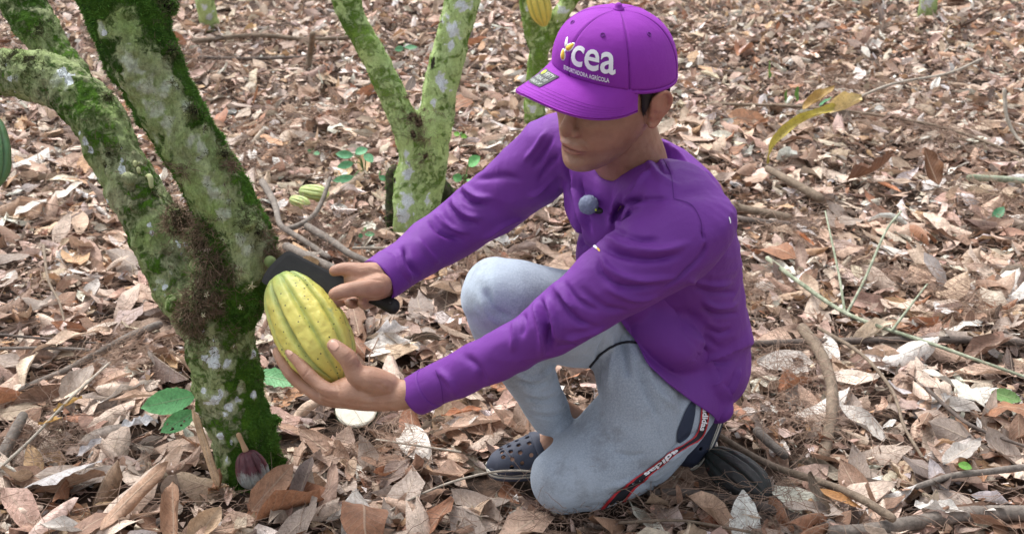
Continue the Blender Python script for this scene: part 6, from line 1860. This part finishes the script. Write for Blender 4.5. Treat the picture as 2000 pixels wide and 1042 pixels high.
def pod_material(name, yellow, green, blotch, speck=1.0, rough=0.45, axis_len=0.2, mould=None):
    m, nt, b = mat_new(name); k = N(nt)
    co = k.coord()
    sep = k.n('ShaderNodeSeparateXYZ'); k.l(co, sep.inputs[0])
    t = k.math('DIVIDE', sep.outputs[2], -axis_len)
    c = k.mix(k.ramp(k.math('ADD', t, k.math('MULTIPLY', k.noise(co, 14, 3), 0.5)), [(0.22, 0.0), (0.62, 1.0)]), green, yellow)
    # grooves stay greener
    gr = k.attr('groove')
    c = k.mix(k.math('MULTIPLY', k.ramp(gr, [(0.0, 1.0), (0.50, 0.0)]), 0.8), c, [x * 0.75 for x in green])
    c = k.mix(k.math('MULTIPLY', k.ramp(k.noise(co, 55, 4, 0.7), [(0.42, 0), (0.66, 1)]), 0.30), c, [min(1, x * 1.25) for x in yellow])
    # blue-green bruises and black specks
    c = k.mix(k.math('MULTIPLY', k.ramp(k.noise(co, 32, 3, 0.6), [(0.63, 0), (0.72, 1)]), 0.6), c, blotch)
    vo = k.n('ShaderNodeTexVoronoi'); vo.inputs['Scale'].default_value = 125; k.l(co, vo.inputs['Vector'])
    pick = k.ramp(vo.outputs['Color'], [(0.60, 0), (0.62, 1)])
    sp = k.math('MULTIPLY', k.ramp(vo.outputs['Distance'], [(0.13, 1), (0.24, 0)]), pick)
    c = k.mix(k.math('MULTIPLY', sp, 0.9 * speck), c, (0.03, 0.035, 0.02))
    if mould: c = k.mix(k.ramp(k.noise(co, 20, 6, 0.8), [(0.45, 0), (0.6, 0.9)]), c, mould)
    k.l(c, b.inputs['Base Color']); b.inputs['Roughness'].default_value = rough
    b.inputs['Subsurface Weight'].default_value = 0.05; b.inputs['Subsurface Scale'].default_value = 0.3
    k.l(k.bump(k.noise(co, 110, 5, 0.7), 0.7, 0.0022), b.inputs['Normal'])
    return m

def place_axis(o, top, bottom, spin=0.0):
    """turns an object whose pod hangs along -Z so that the pod runs top -> bottom"""
    d = Vector(unit(np.array(top) - np.array(bottom)))
    o.rotation_mode = 'QUATERNION'
    o.rotation_quaternion = d.to_track_quat('Z', 'Y') @ Matrix.Rotation(spin, 3, 'Z').to_quaternion()
    o.location = tuple(top)

def pod(label, top, bottom, rad, mat, spin=0.0, seed=0.0, group=None, stalk=0.02, name='cacao_pod', smat=None, root=None, husk_name='husk'):
    L = float(np.linalg.norm(np.array(top) - np.array(bottom)))
    r = root if root is not None else thing(name, label, 'cacao pod', (0, 0, 0), group)
    place_axis(r, top, bottom, spin)
    V, F = pod_mesh(L, rad, seed=seed, n=120 if rad > 0.04 else 80, m=70 if rad > 0.04 else 40)
    me = new_mesh(husk_name, V, F, mat)
    ang = np.arctan2(V[:, 1], V[:, 0]) % (2 * np.pi)
    set_flt(me, 'groove', 1 - np.abs(2 * ((ang * 10 / 2 / np.pi) % 1.0) - 1))
    link(bpy.data.objects.new(husk_name, me), r)
    if stalk:
        v_, f_ = loft([((0, 0, -0.006), rad * 0.16), ((0, 0, stalk * 0.5), rad * 0.13), ((0.004, 0, stalk), rad * 0.17)], ref=(1, 0, 0), nseg=12)
        link(bpy.data.objects.new('stalk', new_mesh('stalk', v_, f_, smat or mat)), r)
    return r
M_POD = pod_material('ripe_pod', (0.58, 0.52, 0.115), (0.30, 0.42, 0.125), (0.16, 0.26, 0.15), axis_len=0.22)
M_STALK = plain('green_stalk', (0.12, 0.16, 0.05), 0.7, 0.3, 300, 0.3)
pod('ripe yellow green speckled cacao pod in the man\'s hand below the machete', P(546, 538, 2.105), P(666, 746, 2.045), 0.0635, M_POD, spin=0.5, seed=2.0, smat=M_STALK, stalk=0.03)

# ---- machete: broad black blade, handle through the fist
M_BLADE, nt, b = mat_new('blackened_steel'); k = N(nt); co = k.coord()
c = k.mix(k.noise(co, 30, 6, 0.7), (0.012, 0.012, 0.013), (0.050, 0.049, 0.048))
c = k.mix(k.ramp(k.noise(k.scale(co, (1, 1, 5)), 120, 4, 0.8), [(0.62, 0), (0.75, 0.5)]), c, (0.10, 0.10, 0.10))
k.l(c, b.inputs['Base Color']); b.inputs['Metallic'].default_value = 0.5; b.inputs['Roughness'].default_value = 0.5
k.l(k.bump(k.noise(k.scale(co, (1, 1, 4)), 90, 5, 0.7), 0.3, 0.001), b.inputs['Normal'])
M_HANDLE = plain('black_rubber', (0.012, 0.012, 0.012), 0.6, 0.4, 200, 0.3)
poly = [(511, 549), (516, 536), (526, 521), (544, 503), (563, 490), (590, 502), (616, 515), (642, 528), (668, 539), (690, 549), (696, 558), (686, 570), (662, 584), (634, 577), (600, 566), (570, 556), (540, 553), (520, 556)]
mach = thing('machete', 'short machete with broad black blade gripped in the man\'s fist above the pod', 'machete', tuple(P(690, 560, 2.065)))
def bladept(u, v): return P(u, v, 2.098 - 0.035 * (u - 511) / 180)
def blade():
    nrm = -FW
    pts = catmull(np.array(poly + [poly[0]], float), 3)[:-1]
    cu = pts.mean(0)
    V, F = [], []
    k = len(pts)
    inner = cu + (pts - cu) * 0.86
    for s in (1, -1):
        for q in pts: V.append(bladept(*q) + nrm * 0.0005 * s)
        for q in inner: V.append(bladept(*q) + nrm * 0.0016 * s)
        V.append(bladept(*cu) + nrm * 0.0016 * s)
    m = 2 * k + 1
    for s in (0, 1):
        o = s * m
        for i in range(k):
            j = (i + 1) % k
            F.append((o + i, o + j, o + k + j, o + k + i)); F.append((o + k + i, o + k + j, o + 2 * k))
    for i in range(k):
        j = (i + 1) % k
        F.append((i, j, m + j, m + i))
    return V, F
V, F = blade(); child('blade', V, F, M_BLADE, mach, smooth=False)
v_, f_ = loft([px(684, 562, 2.075, 11, 11), px(712, 574, 2.10, 12, 11), px(742, 588, 2.10, 12, 12), px(758, 594, 2.095, 15, 13), px(768, 598, 2.09, 16, 13)], ref=UPC, nseg=20)
child('handle', v_, f_, M_HANDLE, mach)
for (u, q, d) in ((744, 582, 2.088), (762, 591, 2.078)):
    v_, f_ = ellipsoid(P(u, q, d), (RT, UPC, FW), (0.003, 0.003, 0.002), 10, 6); child('rivet', v_, f_, M_BLADE, mach)

# ---- clogs
M_CLOG = plain('slate_blue_foam', (0.052, 0.060, 0.088), 0.65, 0.25, 160, 0.25, spec=0.3)
M_CLOGD = plain('dark_navy_foam', (0.024, 0.030, 0.055), 0.65, 0.25, 160, 0.25, spec=0.3)
M_STRIPE = plain('dirty_white_rubber', (0.50, 0.48, 0.42), 0.7, 0.3, 200, 0.3)
M_DARKH = plain('dark_inside', (0.008, 0.008, 0.010), 0.9, 0.0)
def clog(label, heel, toe, up, mat, outer=1):
    """heel and toe on the sole; up is the direction out of the foot"""
    L = float(np.linalg.norm(np.array(toe) - np.array(heel)))
    x = unit(np.array(toe) - np.array(heel)); z = unit(np.array(up) - x * np.dot(up, x)); y = np.cross(z, x)
    root = thing('clog', label, 'clog', tuple(heel))
    T = lambda a, b_, c_: np.array(heel) + x * a * L + y * b_ * L + z * c_ * L
    out = []
    for k in range(48):          # sole outline
        t = 2 * math.pi * k / 48
        a = 0.5 + 0.5 * math.cos(t)
        w = 0.135 + 0.055 * a + 0.02 * math.sin(3.0 * a)
        s = math.sin(t)
        out.append((a, w * np.sign(s) * abs(s) ** 0.62))
    def slab(z0, z1, sc0, sc1, m, nm, parent):
        V, F = [], []
        lv = [(z0, sc0 * 0.96), (z0 + 0.15 * (z1 - z0), sc0), (z1 - 0.15 * (z1 - z0), sc1), (z1, sc1 * 0.985)]
        for zz, sc in lv:
            for a, w in out: V.append(T(0.5 + (a - 0.5) * sc, w * sc, zz + 0.05 * max(0, a - 0.75) ** 1.0))
        for i in range(3):
            for j in range(48):
                F.append((i * 48 + j, i * 48 + (j + 1) % 48, (i + 1) * 48 + (j + 1) % 48, (i + 1) * 48 + j))
        F.append(tuple(range(47, -1, -1))); F.append(tuple(3 * 48 + j for j in range(48)))
        return child(nm, V, F, m, parent)
    slab(0.0, 0.035, 0.97, 0.995, mat, 'sole', root)
    slab(0.035, 0.055, 0.998, 1.0, M_STRIPE, 'stripe', root)
    slab(0.055, 0.067, 0.985, 0.985, mat, 'midsole', root)
    slab(0.067, 0.087, 1.0, 1.0, M_STRIPE, 'stripe', root)
    slab(0.087, 0.11, 0.985, 0.96, mat, 'footbed', root)
    # upper: arched shell over the toes with round holes, outside and inside wall
    n_, m_ = 40, 30
    def up_pt(i, j, off):
        a = 0.40 + 0.60 * (i / (n_ - 1)) ** 0.9
        w = np.interp(a, [0, .4, .6, .8, .92, 1.0], [.13, .165, .185, .175, .13, .02]) + 0.003
        hgt = np.interp(a, [.4, .55, .7, .85, .95, 1.0], [.33, .30, .24, .175, .115, .04])
        t = math.pi * j / (m_ - 1)
        return T(a - 0.10 * math.sin(t) * (1 - (a - .4) / .6) * 0, (w + off) * math.cos(t), 0.085 + (hgt + off) * math.sin(t) ** 0.85)
    V, F = [], []
    for off in (0.0, -0.022):
        for i in range(n_):
            for j in range(m_): V.append(up_pt(i, j, off))
    k = n_ * m_
    for lay in (0, 1):
        for i in range(n_ - 1):
            for j in range(m_ - 1):
                f = (i * m_ + j, (i + 1) * m_ + j, (i + 1) * m_ + j + 1, i * m_ + j + 1)
                F.append(f if lay == 0 else tuple(reversed([q + k for q in f])))
    for j in range(m_ - 1):
        F.append((j, j + 1, k + j + 1, k + j))
        F.append(((n_ - 1) * m_ + j, k + (n_ - 1) * m_ + j, k + (n_ - 1) * m_ + j + 1, (n_ - 1) * m_ + j + 1))
    for i in range(n_ - 1):
        F.append((i * m_, k + i * m_, k + (i + 1) * m_, (i + 1) * m_))
        e = m_ - 1
        F.append((i * m_ + e, (i + 1) * m_ + e, k + (i + 1) * m_ + e, k + i * m_ + e))
    o = child('upper', V, F, mat, root)
    # holes bored through
    cv, cf = [], []
    for (ai, js) in ((0.30, (6, 11, 15, 18, 23)), (0.46, (8.5, 12.5, 16.5, 20.5)), (0.60, (7, 11, 15, 18, 22)), (0.73, (9.5, 13, 16.5, 20)), (0.45, (4,)), (0.45, (25,)), (0.62, (3.4, 25.6))):
        for j in js:
            i = ai * (n_ - 1)
            p0 = np.array(up_pt(i, j, 0.03)); p1 = np.array(up_pt(i, j, -0.05))
            v_, f_ = loft([(p0, 0.0042), (p1, 0.0042)], ref=x, nseg=10, sub=1, round_ends=(False, False))
            cf += [tuple(q + sum(len(c) for c in cv) for q in ff) for ff in f_]; cv.append(v_)
    cut = bpy.data.objects.new('cut', new_mesh('cut', np.vstack(cv) - np.array(heel), cf))
    scene.collection.objects.link(cut)
    mod = o.modifiers.new('b', 'BOOLEAN'); mod.operation = 'DIFFERENCE'; mod.object = cut; mod.solver = 'EXACT'
    cut.matrix_world = Matrix.Translation(Vector(heel))
    bpy.context.view_layer.update()
    dg = bpy.context.evaluated_depsgraph_get()
    new = bpy.data.meshes.new_from_object(o.evaluated_get(dg))
    if len(new.polygons) > 100: o.data = new
    o.modifiers.clear(); bpy.data.objects.remove(cut)
    # heel strap and its buttons
    pts = []
    for t in np.linspace(-1, 1, 15):
        an = t * math.radians(125)
        pts.append((T(0.47 + 0.06 * (1 - t * t), 0.178 * math.sin(t * math.pi / 2), 0.20 + 0.17 * math.cos(t * math.pi / 2)), 0.016 * L, 0.05 * L))
    v_, f_ = loft(pts, ref=z if 0 else unit(z), nseg=14, sub=2); child('heel_strap', v_, f_, mat, root)
    for s in (-1, 1):
        v_, f_ = loft([(T(0.47, s * 0.168, 0.20), 0.028 * L), (T(0.47, s * 0.192, 0.20), 0.028 * L), (T(0.47, s * 0.200, 0.20), 0.02 * L)], ref=x, nseg=14, sub=2, round_ends=(False, False))
        child('strap_button', v_, f_, M_CLOGD, root)
    # low side walls
    pts = []
    for t in np.linspace(-1, 1, 21):
        an = math.pi + t * math.radians(118)
        a = 0.5 + 0.5 * math.cos(an); w = 0.155 + 0.045 * a
        s = math.sin(an)
        pts.append((T(0.5 + (a - 0.5) * 0.95, w * 0.93 * np.sign(s) * abs(s) ** 0.62, 0.115), 0.055 * L, 0.011 * L))
    v_, f_ = loft(pts, ref=z, nseg=12, sub=2); child('side_wall', v_, f_, mat, root)
    return root
clog('slate blue perforated clog on the man\'s flat forward foot', CLOG_H, CLOG_T, (0, 0, 1), M_CLOG)
clog('dark navy clog with white sole stripes under the kneeling man, toes on the ground', (0.420, 2.070, 0.230), (0.340, 1.975, 0.01), (-0.7, -0.62, 0.45), M_CLOGD)

# ---- other pods
M_MOULD = pod_material('mouldy_pod', (0.17, 0.19, 0.18), (0.110, 0.022, 0.036), (0.07, 0.02, 0.03), speck=0.8, rough=0.6, axis_len=0.085)
_nt = M_MOULD.node_tree; k = N(_nt); _b = _nt.nodes['Principled BSDF']
_old = _b.inputs['Base Color'].links[0].from_socket
_co = k.coord(); _s = k.n('ShaderNodeSeparateXYZ'); k.l(_co, _s.inputs[0])
_t = k.math('ADD', k.math('MULTIPLY', _s.outputs[2], -11.0), k.math('MULTIPLY', k.math('SUBTRACT', k.noise(k.scale(_co, (1, 1, .3)), 60, 5, .8), 0.5), 1.0))
_m = k.mix(k.noise(k.scale(_co, (1, 1, .25)), 160, 4, 0.8), (0.06, 0.04, 0.04), (0.50, 0.56, 0.54))
k.l(k.mix(k.ramp(_t, [(0.34, 0), (0.52, 1)]), k.mix(k.noise(_co, 70, 4), (0.025, 0.010, 0.014), (0.12, 0.022, 0.035)), _m), _b.inputs['Base Color'])
r = pod('rotten purple black pod with grey mould lying against the foot of the trunk', G(480, 880, 0.085), G(505, 956, 0.012), 0.031, M_MOULD, spin=0.2, seed=6, stalk=0.0)
v_, f_ = loft([(np.array((0, 0, 0.002)), 0.006), (np.array((0.002, 0, 0.018)), 0.0045), (np.array((0.004, 0, 0.034)), 0.005)], ref=(1, 0, 0), nseg=12)
link(bpy.data.objects.new('stalk', new_mesh('stalk', v_, f_, plain('tan_stalk', (0.40, 0.26, 0.15), 0.7))), r)
M_BLKPOD = pod_material('black_pod', (0.018, 0.018, 0.018), (0.020, 0.030, 0.026), (0.05, 0.08, 0.07), speck=0.2, rough=0.5, axis_len=0.17)
pod('black dried pod husk with a dusty green sheen lying beside the navy clog', G(1385, 885, 0.055), G(1503, 978, 0.030), 0.042, M_BLKPOD, spin=1.0, seed=9, stalk=0.0, smat=M_BLKPOD)
M_PODY = pod_material('yellow_pod', (0.58, 0.46, 0.08), (0.40, 0.42, 0.10), (0.30, 0.35, 0.10), speck=0.5, axis_len=0.14)
_tp = P(1040, -45, d2 - .30); _bt = P(1064, 53, d2 - .27)
pod('yellow pod hanging in the fork of the slender tree behind the cap', _tp, _bt, 0.040, M_PODY, seed=4, stalk=0.03, smat=M_STALK)
M_PODG = pod_material('green_pod', (0.10, 0.22, 0.09), (0.08, 0.17, 0.08), (0.14, 0.22, 0.16), speck=0.4, axis_len=0.16)
pod('unripe green pod cut off by the left edge of the view', P(-22, 222, 2.15), P(-14, 372, 2.13), 0.034, M_PODG, seed=5, stalk=0.08, smat=M_STALK)
M_PODS = pod_material('striped_pod', (0.42, 0.50, 0.18), (0.32, 0.43, 0.15), (0.2, 0.3, 0.12), speck=0.3, axis_len=0.12)
pod('pale green striped pod lying in the litter between the two forked trees', G(585, 372, 0.04), G(645, 382, 0.035), 0.026, M_PODS, seed=7, stalk=0.0)
pod('small yellowing pod lying behind the crooked grey branch', G(567, 388, 0.04), G(606, 402, 0.03), 0.020, M_PODS, seed=8, stalk=0.0)
